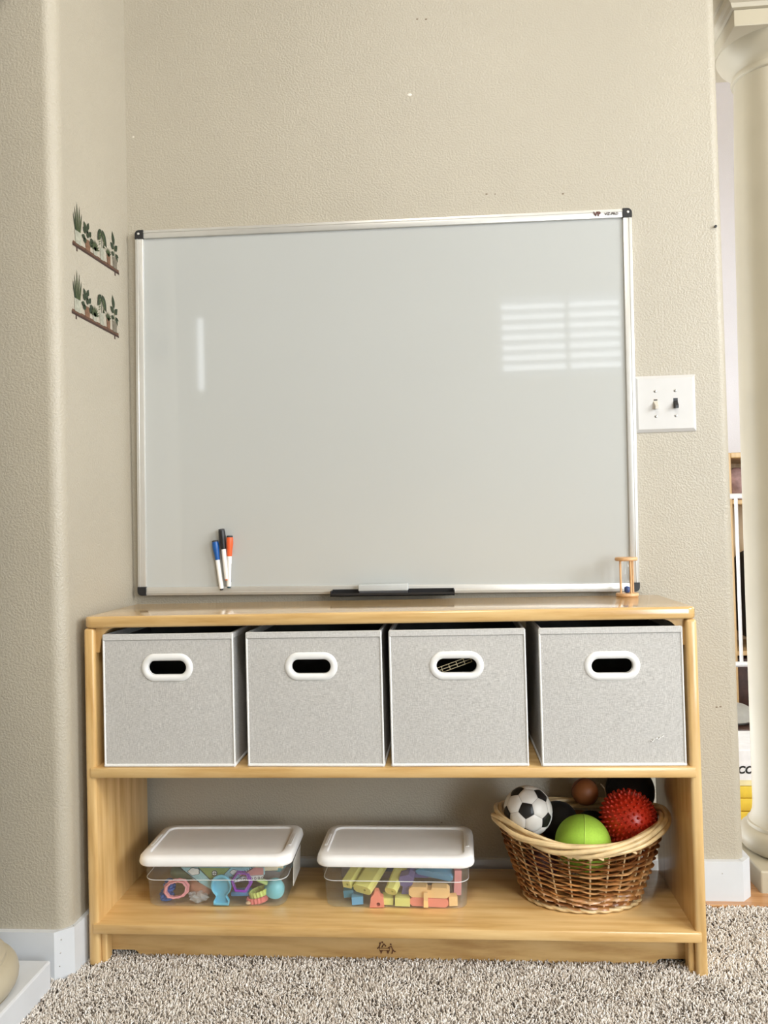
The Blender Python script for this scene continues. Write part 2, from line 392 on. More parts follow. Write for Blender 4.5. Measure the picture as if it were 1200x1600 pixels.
# wall marks
for (x, z, r, kind) in ((.746, 2.144, .003, 'd'), (.768, 2.142, .003, 'd'), (.722, 1.956, .006, 'w'), (.904, 1.698, .003, 'd'), (1.088, 1.688, .003, 'd'), (.925, 1.697, .002, 'd'),
                     (1.409, .446, .003, 'd'), (1.418, .447, .003, 'd'), (.754, .173, .002, 'd'), (.019, 1.896, .003, 'w')):
    MB().sphere((x, 0, z), r, 8, 6, (1, .25, .6)).build('scuff', colr('scuff_dark', (.22, .17, .12), .8) if kind == 'd' else colr('scuff_pale', (.8, .76, .68), .8), wb_)
t = tag(MB().lathe([(.0015, 0), (.0015, .006), (.0035, .006), (.003, .0085), (.0, .009)], 10).build('wall_nail', MT['black'], None, True, 40, loc=(1.443, .002, 1.587), rot=(PI / 2, 0, 0)),
        'small black nail in the wall high above the light switch', 'nail')

# columns
def column(x, y, label, pm):
    t = thing('column', label, 'column', (x, y, 0), group='cream columns')
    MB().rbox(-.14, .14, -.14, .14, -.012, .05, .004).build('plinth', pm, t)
    pr = [(.122, .05)] + [(.112 + .022 * math.cos(math.radians(a)), .078 + .028 * math.sin(math.radians(a))) for a in range(-80, 81, 16)]
    pr += [(.112, .107), (.112, .116), (.108, .118), (.104, .126), (.099, .14), (.0975, .16)]
    MB().lathe(pr, 48).build('base_moulding', MT['column'], t, True, 35)
    MB().lathe([(.0975, .155), (.0975, .7), (.096, 1.2), (.091, 1.7), (.084, 2.0), (.083, 2.04)], 56).build('shaft', MT['column'], t, True, 35)
    pr = [(.083, 2.02), (.089, 2.022), (.091, 2.029), (.089, 2.036), (.085, 2.038), (.086, 2.046), (.094, 2.056), (.106, 2.066), (.117, 2.078), (.123, 2.09), (.125, 2.096)]
    MB().lathe(pr, 56).build('echinus', MT['column'], t, True, 35)
    MB().rbox(-.128, .128, -.128, .128, 2.094, 2.135, .002).build('abacus', MT['column'], t)
    m = MB()
    prof = [(.128, 2.135), (.134, 2.137), (.138, 2.146), (.145, 2.152), (.145, 2.17)]
    vs = []; fs = []
    for r, z in prof: vs += [(-r, -r, z), (r, -r, z), (r, r, z), (-r, r, z)]
    for i in range(len(prof) - 1):
        for k in range(4): fs.append((i * 4 + k, i * 4 + (k + 1) % 4, i * 4 + 4 + (k + 1) % 4, i * 4 + 4 + k))
    fs.append((16, 17, 18, 19)); fs.append((3, 2, 1, 0))
    m.add(vs, fs).build('cap_moulding', MT['column'], t)
    return t
column(1.647, .17, 'tall cream round column with square capital at the right edge', MT['column'])
column(-.157, -.552, 'cream column whose square plinth, coloured white for the cool light on it, shows at the bottom left', MT['trim'])  # plinth takes the cool white trim to paint in the cool light there

# round ceiling lamp above the middle of the room
cl_ = thing('ceiling_lamp', 'round flush ceiling lamp above the carpet', 'ceiling lamp', (.9, -1.95, CEIL))
MB().lathe([(.27, 0), (.28, -.01), (.28, -.03), (.262, -.035), (.262, -.012)], 40).build('lamp_ring', MT['alu'], cl_, True, 40)
MB().lathe([(0, -.012), (.26, -.012), (.255, -.03), (.18, -.055), (.08, -.066), (0, -.068)], 40, cap=False).build('lamp_glass', colr('lamp_opal', (.9, .88, .84), .4), cl_, True, 40)
ll = bpy.data.lights.new('lamp_light', 'AREA'); ll.shape = 'DISK'; ll.size = .5; ll.energy = 38; ll.color = (1.0, .95, .87)
lo = bpy.data.objects.new('lamp_light', ll); C.objects.link(lo); lo.parent = cl_; lo.location = (0, 0, -.072)

# ================================================================== SHELF UNIT
SX0, SX1, SYF, SYB = .0196, 1.2735, -.326, -.04
ZT, ZM, ZB = .717, .4025, .081
T = .022
sh = thing('wooden_shelf', 'low open maple shelf unit with two tiers against the wall', 'shelf', (SX0, SYB, 0))
W = SX1 - SX0; D = SYB - SYF
def top_outline():
    r = .018
    return arc(r, -D + r - .002, r, 180, 270, 5) + arc(W - r, -D + r - .002, r, 270, 360, 5) + [(W, 0), (0, 0)]
bm = bmesh.new()
o2 = top_outline(); vs = [bm.verts.new((x, y, ZT - .024)) for x, y in o2]; f = bm.faces.new(vs)
ex = bmesh.ops.extrude_face_region(bm, geom=[f]); bmesh.ops.translate(bm, vec=(0, 0, .024), verts=[g for g in ex['geom'] if isinstance(g, bmesh.types.BMVert)])
ed = [e for e in bm.edges if abs(e.verts[0].co.z - e.verts[1].co.z) < 1e-6]
bmesh.ops.bevel(bm, geom=ed, offset=.005, segments=3, profile=.5, affect='EDGES')
MB().bm(bm).build('top', MT['wood_top'], sh, True, 35)
for s in (0, 1):
    x0 = 0 if s == 0 else W - T
    MB().rbox(x0, x0 + T, -D, -.0, -.010, ZT - .0245, .006, 3).build('side_panel', MT['wood_z'], sh, True, 40)
for z, nm in ((ZM, 'middle_shelf'), (ZB, 'bottom_shelf')):
    MB().rbox(.011, W - .011, -D - .004, -.0, z - .021, z, .0035, 2).build(nm, MT['wood_x'], sh, True, 40)
    # rear part sits between the sides; the nose laps over their inner front edge
# toe board with relieved ends
def toe():
    x0, x1, zb, zt = .028, W - .028, -.012, ZB - .022
    return [(x0, zt), (x0, .006), (x0 + .05, .006)] + arc(x0 + .05, -.009, .015, 90, 0, 4)[1:] + [(x0 + .07, zb), (x1 - .07, zb)] + arc(x1 - .05, -.009, .015, 180, 90, 4)[:-1] + [(x1 - .05, .006), (x1, .006), (x1, zt)]
MB().prism(toe(), -D + .042, -D + .058, 'y').build('toe_board', MT['wood_kick'], sh)
for s in (0, 1):
    x0 = T if s == 0 else W - T - .012
    MB().rbox(x0, x0 + .012, -D + .012, -D + .04, -.010, ZB - .021, .002, 1).build('leg_block', MT['wood_z'], sh)
    # curved bracket under the top
    pr = [(0, 0), (.045, 0)] + [(.045 - .035 * math.sin(a), -.035 + .035 * math.cos(a)) for a in np.linspace(0, PI / 2, 8)] + [(.007, -.052), (0, -.052)]
    if s: pr = [(W - T - x, z) for x, z in pr][::-1]
    else: pr = [(T + x, z) for x, z in pr]
    MB().prism([(x, z + ZT - .0245) for x, z in pr], -D + .012, -D + .03, 'y').build('corner_bracket', MT['wood_z'], sh)
# burnt emblem: two riders on a cart pushed by a third figure
em = bpy.data.objects.new('emblem', None); C.objects.link(em); em.parent = sh; em.location = (.615 - SX0, -D + .0415, .016)
E_ = lambda pts_, r: MB().tube([(x * .001, 0, z * .001) for x, z in pts_], r, 6)
MB().box(.008, .030, -.0006, 0, .0015, .0025).box(.008, .030, -.0006, 0, -.003, -.0022).box(.008, .009, -.0006, 0, -.003, .0025).box(.029, .030, -.0006, 0, -.003, .0025).build('cart', MT['logo'], em)
for x in (.012, .026): MB().prism([(x - .003, -.003), (x, -.010), (x + .003, -.003)], -.0006, 0, 'y').build('cart_wheel', MT['logo'], em)
for pts_ in ([(4, 1), (8, 4), (10, 10)], [(14, 4), (18, 11), (22, 6)], [(27, 3), (33, 6), (36, -1), (34, -9)], [(36, -1), (40, -5), (42, -4)]):
    E_(pts_, .0013).build('figure', MT['logo'], em)
for x, z in ((10, 12), (14.5, 14), (32, 10)): MB().sphere((x * .001, 0, z * .001), .0018, 8, 6).build('figure_head', MT['logo'], em)

# ================================================================== FABRIC BINS
def stadium(cx, cz, hw, hh, n=40):
    pts_ = []
    for i in range(n):
        a = 2 * PI * (i + .5) / n; ca, sa = math.cos(a), math.sin(a)
        pts_.append((cx + (hw - hh) * (1 if ca > 0 else -1) + hh * ca, cz + hh * sa))
    return pts_
def panel_hole(w, h, cx, cz, hw, hh, y0, y1, bulge=.003, n=40):
    inner = stadium(cx, cz, hw, hh, n)
    outer = []
    x0, x1, z0, z1 = -w / 2, w / 2, 0, h
    for (x, z) in inner:
        dx, dz = x - cx, z - cz; t = 1e9
        if dx > 1e-9: t = min(t, (x1 - cx) / dx)
        if dx < -1e-9: t = min(t, (x0 - cx) / dx)
        if dz > 1e-9: t = min(t, (z1 - cz) / dz)
        if dz < -1e-9: t = min(t, (z0 - cz) / dz)
        outer.append((cx + dx * t, cz + dz * t))
    for c in ((x0, z0), (x1, z0), (x1, z1), (x0, z1)):
        i = min(range(n), key=lambda k: (outer[k][0] - c[0]) ** 2 + (outer[k][1] - c[1]) ** 2); outer[i] = c
    R = 7; vs = []; fs = []
    for side, y in ((0, y0), (1, y1)):
        for j in range(R):
            for k in range(n):
                f = j / (R - 1); x = inner[k][0] + (outer[k][0] - inner[k][0]) * f; z = inner[k][1] + (outer[k][1] - inner[k][1]) * f
                e = max(0, (1 - (2 * x / w) ** 2)) * max(0, 1 - (2 * z / h - 1) ** 2)
                vs.append((x, y - bulge * e, z))
    for side in (0, 1):
        o = side * R * n
        for j in range(R - 1):
            for k in range(n): fs.append((o + j * n + k, o + j * n + (k + 1) % n, o + (j + 1) * n + (k + 1) % n, o + (j + 1) * n + k))
    for k in range(n):
        for j in (0, R - 1): a = j * n + k; b = j * n + (k + 1) % n; fs.append((a, b, R * n + b, R * n + a))
    return MB().add(vs, fs)
def ring_grommet(hw, hh, wd, y0, y1, n=64):
    """rounded oval ring around the hand hole"""
    vs = []; fs = []; prof = [(0, y1), (0, y0 + .001), (.0015, y0 - .001), (wd * .5, y0 - .0018), (wd - .002, y0 - .0008), (wd, y0 + .0015), (wd, y1)]
    for d, y in prof:
        for x, z in stadium(0, 0, hw + d, hh + d, n): vs.append((x, y, z))
    m = len(prof)
    for i in range(m):
        j = (i + 1) % m
        for k in range(n): fs.append((i * n + k, i * n + (k + 1) % n, j * n + (k + 1) % n, j * n + k))
    return MB().add(vs, fs)
def make_bin(name, label, loc, rz, w, h, d, hx, hz, bulge=.003, lean=0):
    t = thing(name, label, 'storage bin', loc, (0, 0, rz), 'grey fabric bins on the middle shelf')
    th = .004
    panel_hole(w, h, hx, hz, .0405, .0145, 0, th, bulge).build('front_panel', MT['linen'], t, True, 50)
    MB().box(-w / 2, -w / 2 + th, th, d, .0, h).build('side_panel', MT['linen'], t)
    MB().box(w / 2 - th, w / 2, th, d, .0, h).build('side_panel', MT['linen'], t)
    MB().box(-w / 2 + th, w / 2 - th, d - th, d, .0, h).build('back_panel', MT['linen'], t)
    MB().box(-w / 2 + th, w / 2 - th, th, d - th, .0, .004).build('base', MT['bin_inside_shade'], t)
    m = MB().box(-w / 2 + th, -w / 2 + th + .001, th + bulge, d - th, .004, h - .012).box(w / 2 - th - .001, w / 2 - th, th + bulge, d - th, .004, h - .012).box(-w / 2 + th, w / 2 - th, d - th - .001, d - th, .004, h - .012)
    m.build('inner_shade', MT['bin_inside_shade'], t)  # thin dark sheets over the linen, standing for the shade in the bin
    # bound edges
    e = MB()
    e.rbox(-w / 2 - .0012, w / 2 + .0012, -.0022, th + .001, h - .011, h + .002, .0012, 1)
    e.rbox(-w / 2 - .0012, -w / 2 + th + .001, th, d, h - .011, h + .002, .0012, 1).rbox(w / 2 - th - .001, w / 2 + .0012, th, d, h - .011, h + .002, .0012, 1)
    e.rbox(-w / 2, w / 2, d - th - .001, d + .0012, h - .011, h + .002, .0012, 1)
    e.build('top_binding', MT['linen_edge'] if False else MT['linen_band'], t)
    p = MB().tube([(-w / 2, 0, .003), (w / 2, 0, .003)], .0032, 8)
    p.tube([(w / 2, 0, .003), (w / 2, d, .003)], .0032, 8).tube([(-w / 2, 0, .003), (-w / 2, d, .003)], .0032, 8)
    p.build('bottom_piping', MT['linen_edge'], t, True, 50)
    for s in (-1, 1): MB().tube([(s * w / 2, .0002, .003), (s * w / 2, .0002, h)], .0022, 8).build('edge_piping', MT['linen_edge'], t, True, 50)
    ring_grommet(.0405, .0145, .0145, -.0015 - bulge * .72, .006).build('handle_ring', MT['white_plastic'], t, True, 50, loc=(hx, 0, hz))
    return t
MT['linen_band'] = linen('linen_band', (.50, .49, .475), (.70, .69, .67))
ZBIN = ZM + .0005
bins = [
    (.1985, 0.0, .275, -.001, .2055, .002, 'grey linen storage bin at the left end of the middle shelf'),
    (.5055, -.012, .279, -.005, .2045, .0025, 'grey linen storage bin second from the left on the middle shelf'),
    (.7995, .006, .272, -.0015, .203, .004, 'grey linen storage bin with a toy lattice showing in its handle hole'),
    (1.1045, .010, .279, .002, .199, .004, 'grey linen storage bin under the hourglass with a small snag in its front')]
for x, rz, w_, hx, hz, bu, lb in bins:
    b = make_bin('storage_bin', lb, (x, -.3215, ZBIN), rz, w_, .274, .262, hx, hz, bu)
    if 'snag' in lb:
        sn = MB()
        for k in range(4):
            p0 = Vector((.072 + k * .006, -.003, .052 + .002 * k)); sn.tube([p0, p0 + Vector((.004, -.002, -.003 + .003 * (k % 2))), p0 + Vector((.008, -.0005, .002))], .0007, 5)
        sn.build('snag', MT['linen_edge'], b)
# small lattice toy inside the third bin
t = thing('toy_lattice', 'small pale lattice toy seen through the handle hole of the third bin', 'toy', (.793, -.293, .602), (0, -.32, .1))
for z in (-.006, 0, .006): MB().box(-.045, .038, -.001, .001, z - .0006, z + .0006).build('rail', colr('lattice_tan', (.75, .62, .38), .5), t)
for x in (-.042, -.026, -.01, .006, .022, .037): MB().box(x - .0007, x + .0007, -.0012, .0012, -.0066, .0066).build('rung', colr('lattice_tan', (.75, .62, .38), .5), t)

# ================================================================== WHITEBOARD
wbd = thing('whiteboard', 'large white dry-erase board in a silver frame on the wall', 'whiteboard', (.0161, 0, .7356), (0, .0105, 0))
BW, BHt = 1.22, .914
MB().box(.012, BW - .012, -.0125, -.002, .012, BHt - .012).build('board_panel', MT['board'], wbd)
FR = .021
def rail(x0, x1, z0, z1, horiz):
    m = MB().rbox(x0, x1, -.0185, -.001, z0, z1, .002, 2)
    return m
MB().rbox(FR, BW - FR, -.0185, -.001, BHt - FR, BHt, .002).rbox(FR, BW - FR, -.0195, -.017, BHt - .008, BHt - .0045, .0008, 1).build('frame_rail', MT['alu'], wbd, True, 40)
MB().rbox(FR, BW - FR, -.0185, -.001, 0, FR, .002).rbox(FR, BW - FR, -.0195, -.017, .0045, .008, .0008, 1).build('frame_rail', MT['alu'], wbd, True, 40)
MB().rbox(0, FR, -.0185, -.001, FR, BHt - FR, .002).rbox(.0045, .008, -.0195, -.017, FR, BHt - FR, .0008, 1).build('frame_rail', MT['alu'], wbd, True, 40)
MB().rbox(BW - FR, BW, -.0185, -.001, FR, BHt - FR, .002).rbox(BW - .008, BW - .0045, -.0195, -.017, FR, BHt - FR, .0008, 1).build('frame_rail', MT['alu'], wbd, True, 40)
for sx in (0, 1):
    for sz in (0, 1):
        q = FR + .0005; r = .011
        base = [(q, 0), (q, q), (0, q)] + arc(r, r, r, 180, 270, 6)
        pts_ = [(x if sx == 0 else BW - x, z if sz == 0 else BHt - z) for x, z in base]
        c = MB().prism(pts_, -.0205, -.001, 'y').build('corner_cap', MT['black'], wbd)
        if sz == 1:
            MB().lathe([(.003, 0), (.003, .001), (.0022, .0016), (0, .0016)], 12).build('screw', MT['alu'], c, True, 40, loc=(q * .45 if sx == 0 else BW - q * .45, -.0203, BHt - q * .45), rot=(PI / 2, 0, 0))
add_mesh('logo_letters', text_mesh('VP', .0145, -.12, .0002, .0007), colr('logo_ink', (.10, .03, .02), .5), wbd, (BW - .089, -.0199, BHt - .0160), (PI / 2, 0, 0))
add_mesh('logo_letters', text_mesh('VIZ-PRO', .0086, 0, .0002, .0002), colr('logo_grey', (.07, .055, .05), .5), wbd, (BW - .064, -.0199, BHt - .0150), (PI / 2, 0, 0))

# tray and eraser
tr = thing('pen_tray', 'narrow black tray clipped to the bottom edge of the whiteboard', 'pen tray', (.6515, -.0195, .7265), (0, .006, 0))
MB().box(-.147, .147, -.034, 0, 0, .002).box(-.147, .147, -.034, -.032, 0, .0075).box(-.147, .147, -.0022, 0, 0, .0145).build('channel', MT['black'], tr)
for s in (-1, 1): MB().rbox(s * .147 - .0015, s * .147 + .0015, -.034, 0, -.0005, .013, .0005, 1).build('end_cap', MT['black'], tr)
er = thing('whiteboard_eraser', 'small grey eraser lying in the black pen tray', 'eraser', (.630, -.036, .7288))
MB().rbox(-.06, .06, -.013, .013, .009, .026, .003, 3).build('body', MT['grey_plastic'], er, True, 40)
MB().rbox(-.058, .058, -.012, .012, 0, .0092, .001, 1).build('felt_pad', colr('felt_dark', (.06, .06, .065), .95), er)

# markers held on the board by their magnetic caps
def marker(name, label, top, bottom, cap_c, end_c, capr=.0084):
    a = Vector(bottom); b = Vector(top); L = (b - a).length
    t = thing(name, label, 'marker', a, (b - a).to_track_quat('Z', 'Y').to_euler(), 'dry-erase markers on the whiteboard')
    MB().lathe([(.0052, .004), (.0056, .006), (.0056, L * .62), (.005, L * .64)], 20).build('barrel', MT['white_plastic'], t, True, 40)
    MB().lathe([(.0032, 0), (.0042, .001), (.0042, .0045), (.005, .005)], 16).build('end_plug', end_c, t, True, 40)
    MB().lathe([(.0058, L * .61), (.0062, L * .63), (.0066, L * .72), (capr, L * .84), (capr, L * .93), (capr * .93, L - .0035)], 24).build('cap', cap_c, t, True, 40)
    MB().lathe([(capr * .85, L - .004), (capr * .87, L), (capr * .5, L + .0008)], 20).build('eraser_tip', colr('felt_dark', (.06, .06, .065), .95), t, True, 40)
    return t
yb = -.0235
def prt(t, z0, z1):
    o = MB().box(-.0009, .0009, -.0060, -.0054, z0, z1).build('print_line', colr('print_grey', (.2, .2, .22), .6), t); return o
m1 = marker('marker', 'white marker with blue cap, leftmost of the three on the board', (.216, yb, .868), (.2305, yb, .7455), colr('cap_blue', (.006, .09, .36), .35), MT['black'])
m2 = marker('marker', 'white marker with black cap, middle of the three on the board', (.2335, yb - .002, .8955), (.2445, yb - .002, .769), MT['black'], colr('plug_orange', (.70, .22, .10), .4))
m3 = marker('marker', 'white marker with orange cap, rightmost of the three on the board', (.2535, yb, .8785), (.2485, yb, .7505), colr('cap_orange', (.80, .12, .03), .35), colr('plug_teal', (.02, .07, .10), .4))
prt(m2, .012, .06); prt(m3, .015, .06)

# hourglass
hg = thing('hourglass', 'small wooden hourglass with blue sand on the right end of the shelf', 'hourglass', (1.195, -.072, ZT), (0, 0, .2))
disc = [(0, 0), (.0235, 0), (.0255, .002), (.0255, .006), (.024, .008), (0, .008)]
MB().lathe(disc, 36, cap=False).build('base_disc', MT['hg_wood'], hg, True, 40)
MB().lathe([(r, z + .082) for r, z in disc], 36, cap=False).build('top_disc', MT['hg_wood'], hg, True, 40)
for a in (200, 320 - 45, 20): MB().tube([(.0185 * math.cos(math.radians(a)), .0185 * math.sin(math.radians(a)), .007), (.0185 * math.cos(math.radians(a)), .0185 * math.sin(math.radians(a)), .083)], [.0024, .0024], 12).build('rod', MT['hg_wood'], hg, True, 50)
gp = [(.004, .008), (.0068, .011), (.0068, .033), (.005, .040), (.0012, .0445), (.005, .049), (.0068, .056), (.0068, .079), (.004, .082)]
MB().lathe(gp, 20).build('glass_bulb', MT['glass'], hg, True, 60)
MB().lathe([(.0035, .0085), (.0062, .0115), (.0062, .021), (0.0, .024)], 20).build('sand', MT['sand'], hg, True, 60)

# light switch
sw = thing('light_switch', 'white double switch plate with one white and one black toggle', 'light switch', (1.3125, 0, 1.168), (0, .0, 0))
hw, hh = .071, .0675
vs = []; fs = []
for (k, y) in ((0, 0), (.0, -.002), (.007, -.0065), (.0075, -.0066)):
    vs += [(-hw + k, y, -hh + k), (hw - k, y, -hh + k), (hw - k, y, hh - k), (-hw + k, y, hh - k)]
for i in range(3):
    for k in range(4): fs.append((i * 4 + k, i * 4 + (k + 1) % 4, i * 4 + 4 + (k + 1) % 4, i * 4 + 4 + k))
fs += [(12, 13, 14, 15), (3, 2, 1, 0)]
MB().add(vs, fs).build('plate', MT['switch'], sw)
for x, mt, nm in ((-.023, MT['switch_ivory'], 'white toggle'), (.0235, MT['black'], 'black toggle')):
    MB().box(x - .0052, x + .0052, -.0068, -.004, -.012, .012).build('slot', mt if mt is MT['black'] else MT['switch_ivory'], sw)
    tg = MB().add([(x - .0045, -.0066, -.0115), (x + .0045, -.0066, -.0115), (x + .0045, -.0066, .006), (x - .0045, -.0066, .006),
                   (x - .0035, -.019, -.0135), (x + .0035, -.019, -.0135), (x + .0035, -.0195, -.0065), (x - .0035, -.0195, -.0065)],
                  [(3, 2, 1, 0), (4, 5, 6, 7), (0, 1, 5, 4), (1, 2, 6, 5), (2, 3, 7, 6), (3, 0, 4, 7)]).build('toggle', mt, sw); tg['label'] = nm
    MB().box(x - .0042, x + .0042, -.0070, -.0060, .0075, .0105).build('slot_shadow', MT['black'], sw)  # black strip painted in for the shade in the gap above the toggle
    for z in (.030, -.030):
        s_ = MB().lathe([(.0034, 0), (.0034, .0008), (.0024, .0014), (0, .0014)], 14).build('screw', MT['screw'], sw, True, 40, loc=(x, -.0066, z), rot=(PI / 2, 0, 0))
        MB().box(-.0026, .0026, -.0004, .0004, .0013, .0017).build('screw_slot', MT['black'], s_, rot=(0, 0, 1.0))

# ================================================================== WALL DECALS (flat vinyl prints on the left return)
GR = [colr('decal_green_%s' % 'abc'[i], c, .6, var=.25, nscale=150) for i, c in enumerate(((.018, .034, .012), (.045, .065, .022), (.10, .125, .05)))]
POTW = colr('decal_pot_white', (.36, .36, .29), .6, var=.25, nscale=120); POTB = colr('decal_pot_clay', (.17, .085, .045), .6, var=.3, nscale=150); POTG = colr('decal_pot_grey', (.17, .15, .11), .6, var=.4, nscale=400)
DW = colr('decal_board', (.11, .05, .026), .6, var=.3, nscale=90); DWD = colr('decal_board_dark', (.04, .016, .01), .6)
def flat(polys, layer, mat, name, parent):
    """vinyl pieces: thin prisms lying on the wall, u runs along the wall, v up"""
    m = MB(); x0 = .0002 + layer * .00025
    for p in polys: m.prism(p, x0, x0 + .0002, 'x')
    return m.build(name, mat, parent)
def leaf(u, v, L, wd, ang, n=7):
    a = math.radians(ang); d = (math.cos(a), math.sin(a)); nrm = (-d[1], d[0]); L_ = []; R_ = []
    for i in range(n + 1):
        f = i / n; h = wd * math.sin(PI * min(1, f ** .8)) * (1 - .15 * f) * .5
        L_.append((u + d[0] * L * f + nrm[0] * h, v + d[1] * L * f + nrm[1] * h)); R_.append((u + d[0] * L * f - nrm[0] * h, v + d[1] * L * f - nrm[1] * h))
    return R_ + L_[::-1][1:-1]
def blade(u, v, L, wd, ang): 
    a = math.radians(ang); d = (math.cos(a), math.sin(a)); n = (-d[1], d[0])
    return [(u - n[0] * wd / 2, v - n[1] * wd / 2), (u + d[0] * L * .6 - n[0] * wd * .55, v + d[1] * L * .6 - n[1] * wd * .55), (u + d[0] * L, v + d[1] * L), (u + d[0] * L * .6 + n[0] * wd * .55, v + d[1] * L * .6 + n[1] * wd * .55), (u + n[0] * wd / 2, v + n[1] * wd / 2)]
def pot(u, w_, h, tp=.85): return [(u - w_ / 2 * tp, 0.0), (u + w_ / 2 * tp, 0.0), (u + w_ / 2, h), (u - w_ / 2, h)]
def decal(label, y, z, tilt):
    t = thing('plant_decal', label, 'wall decal', (.0, y, z), (tilt, 0, 0), 'potted plant stickers on the left wall')
    Wd = .245
    flat([[(0, -.004), (Wd, -.004), (Wd, .002), (.004, .002)]], 0, DW, 'shelf_print', t)
    flat([[(0, -.009), (Wd + .002, -.009), (Wd, -.004), (0, -.004)]], 1, DWD, 'shelf_edge_print', t)
    for q in (.018, Wd - .026): flat([[(q, -.017), (q + .006, -.017), (q + .006, -.009), (q, -.009)]], 0, DWD, 'peg_print', t)
    U = [.028, .075, .113, .150, .186, .222]
    flat([pot(U[0], .030, .028, .9)], 3, POTW, 'pot_print', t)
    flat([blade(U[0] + k * .0048, .024, .072 - abs(k - .3) * .013, .0052, 90 - k * 7) for k in (-2, -1, 0, 1, 2)], 2, GR[0], 'snake_plant_print', t)
    flat([blade(U[0] + k * .0048, .028, .056 - abs(k - .3) * .013, .0018, 90 - k * 7) for k in (-1, 0, 1, 2)], 4, GR[2], 'snake_plant_stripe_print', t)
    flat([pot(U[1], .026, .024)], 3, POTB, 'pot_print', t)
    flat([leaf(U[1] + dx, .024 + dz, .017, .013, a) for dx, dz, a in ((0, .014, 100), (-.008, .012, 140), (.008, .010, 50), (-.012, .0, 170), (.013, .002, 10), (.0, .004, 80), (-.006, -.002, 200), (.008, -.002, -30), (.002, .024, 70), (-.008, .022, 120))], 4, GR[0], 'round_leaf_plant_print', t)
    flat([pot(U[2], .022, .015, .7)], 3, POTW, 'pot_print', t)
    flat([blade(U[2], .012, .024, .0035, a) for a in range(15, 170, 17)], 4, GR[1], 'spider_plant_print', t)
    flat([pot(U[3], .022, .028)], 3, POTW, 'pot_print', t)
    flat([leaf(U[3] - .002, .070, .036, .020, -124), leaf(U[3] + .003, .071, .042, .021, -56)], 4, GR[0], 'monstera_print', t)
    fl_ = []
    for s, a in ((-1, -112), (1, -66)):
        for k in range(5): fl_.append(blade(U[3] + s * (.004 + k * .0012), .060 - k * .006, .011, .0022, -90 + s * 60))
    flat(fl_, 5, GR[2], 'monstera_vein_print', t)
    flat([blade(U[3], .026, .03, .0018, 88), leaf(U[3] + .008, .03, .012, .006, 60)], 2, GR[0], 'stem_print', t)
    flat([pot(U[4], .020, .022)], 3, POTB, 'pot_print', t)
    flat([blade(U[4], .019, .020, .003, a) for a in range(35, 150, 16)], 4, GR[1], 'grass_plant_print', t)
    flat([pot(U[5], .026, .026)], 3, POTG, 'pot_print', t)
    flat([leaf(U[5] - .002, .056, .032, .016, 105), leaf(U[5] - .004, .046, .022, .015, 150), leaf(U[5] + .002, .044, .022, .015, 45), leaf(U[5] - .004, .032, .016, .012, 170), leaf(U[5] + .006, .038, .022, .011, -60), leaf(U[5] + .010, .036, .014, .006, -20)], 4, GR[0], 'rubber_plant_print', t)
    flat([blade(U[5], .024, .034, .0018, 92)], 2, GR[2], 'stem_print', t)
    return t
decal('upper of two wall stickers showing potted plants on a brown shelf', -.306, 1.522, .05)
decal('lower of two wall stickers showing potted plants on a brown shelf', -.314, 1.372, .02)

# ================================================================== CLEAR TUBS
def rrect(hx, hy, r, n=6):
    return arc(hx - r, -hy + r, r, 270, 360, n) + arc(hx - r, hy - r, r, 0, 90, n) + arc(-hx + r, hy - r, r, 90, 180, n) + arc(-hx + r, -hy + r, r, 180, 270, n)
def loft(rings, cap0=True, cap1=False, close=False):
    n = len(rings[0]); vs = [p for r in rings for p in r]; fs = []
    for i in range(len(rings) - 1):
        for k in range(n): fs.append((i * n + k, i * n + (k + 1) % n, (i + 1) * n + (k + 1) % n, (i + 1) * n + k))
    if cap0: fs.append(tuple(range(n - 1, -1, -1)))
    if cap1: fs.append(tuple((len(rings) - 1) * n + k for k in range(n)))
    return MB().add(vs, fs)
def ring(hx, hy, r, z): return [(x, y, z) for x, y in rrect(hx, hy, r)]
def tub(label, loc, rz):
    t = thing('plastic_tub', label, 'storage box', loc, (0, 0, rz))
    # outer skin, rim, inner skin: a wall 1.2 mm thick
    o = [ring(.146, .076, .020, .0005), ring(.150, .080, .024, .004), ring(.1535, .0835, .026, .058), ring(.1550, .085, .026, .060), ring(.1590, .0885, .026, .100), ring(.1602, .0897, .026, .1005)]
    loft(o).build('tub_body', MT['clear'], t, True, 40)
    rm = MB().tube([(x, y, .0595) for x, y in rrect(.1552, .0852, .026)], .0007, 6, closed=True); rm.build('ridge', colr('ridge_white', (.85, .87, .87), .3), t, True)
    # lid: down-turned skirt, raised border, sunken centre
    ld = [ring(.167, .0965, .030, .093), ring(.1685, .098, .030, .097), ring(.1665, .096, .030, .108), ring(.162, .0915, .028, .1125), ring(.150, .0795, .022, .1135), ring(.1475, .077, .020, .1130), ring(.1455, .075, .019, .1095)]
    lid = loft(ld, cap0=False, cap1=True)
    inner = [ring(.165, .0945, .030, .093), ring(.163, .0925, .028, .108)]
    li = loft(inner, cap0=False, cap1=True); lid.add(li.v, li.f)
    n = len(rrect(1, 1, .1)); lid.f += [(k, (k + 1) % n, 7 * n + (k + 1) % n, 7 * n + k) for k in range(n)]
    l = lid.build('lid', MT['lid_plastic'], t, True, 40)
    for s in (-1, 1): MB().rbox(s * .155 - .0035, s * .155 + .0035, -.032, .032, .112, .1145, .001, 1).build('latch_recess', MT['white_plastic'], l)
    return t
TB1 = (.2665, -.170, ZB + .0008); TB2 = (.6575, -.168, ZB + .0008)
t1 = tub('clear tub with white lid holding play dough cutters, left on the bottom shelf', TB1, .02)
t2 = tub('clear tub with white lid holding pastel foam blocks, right on the bottom shelf', TB2, -.01)
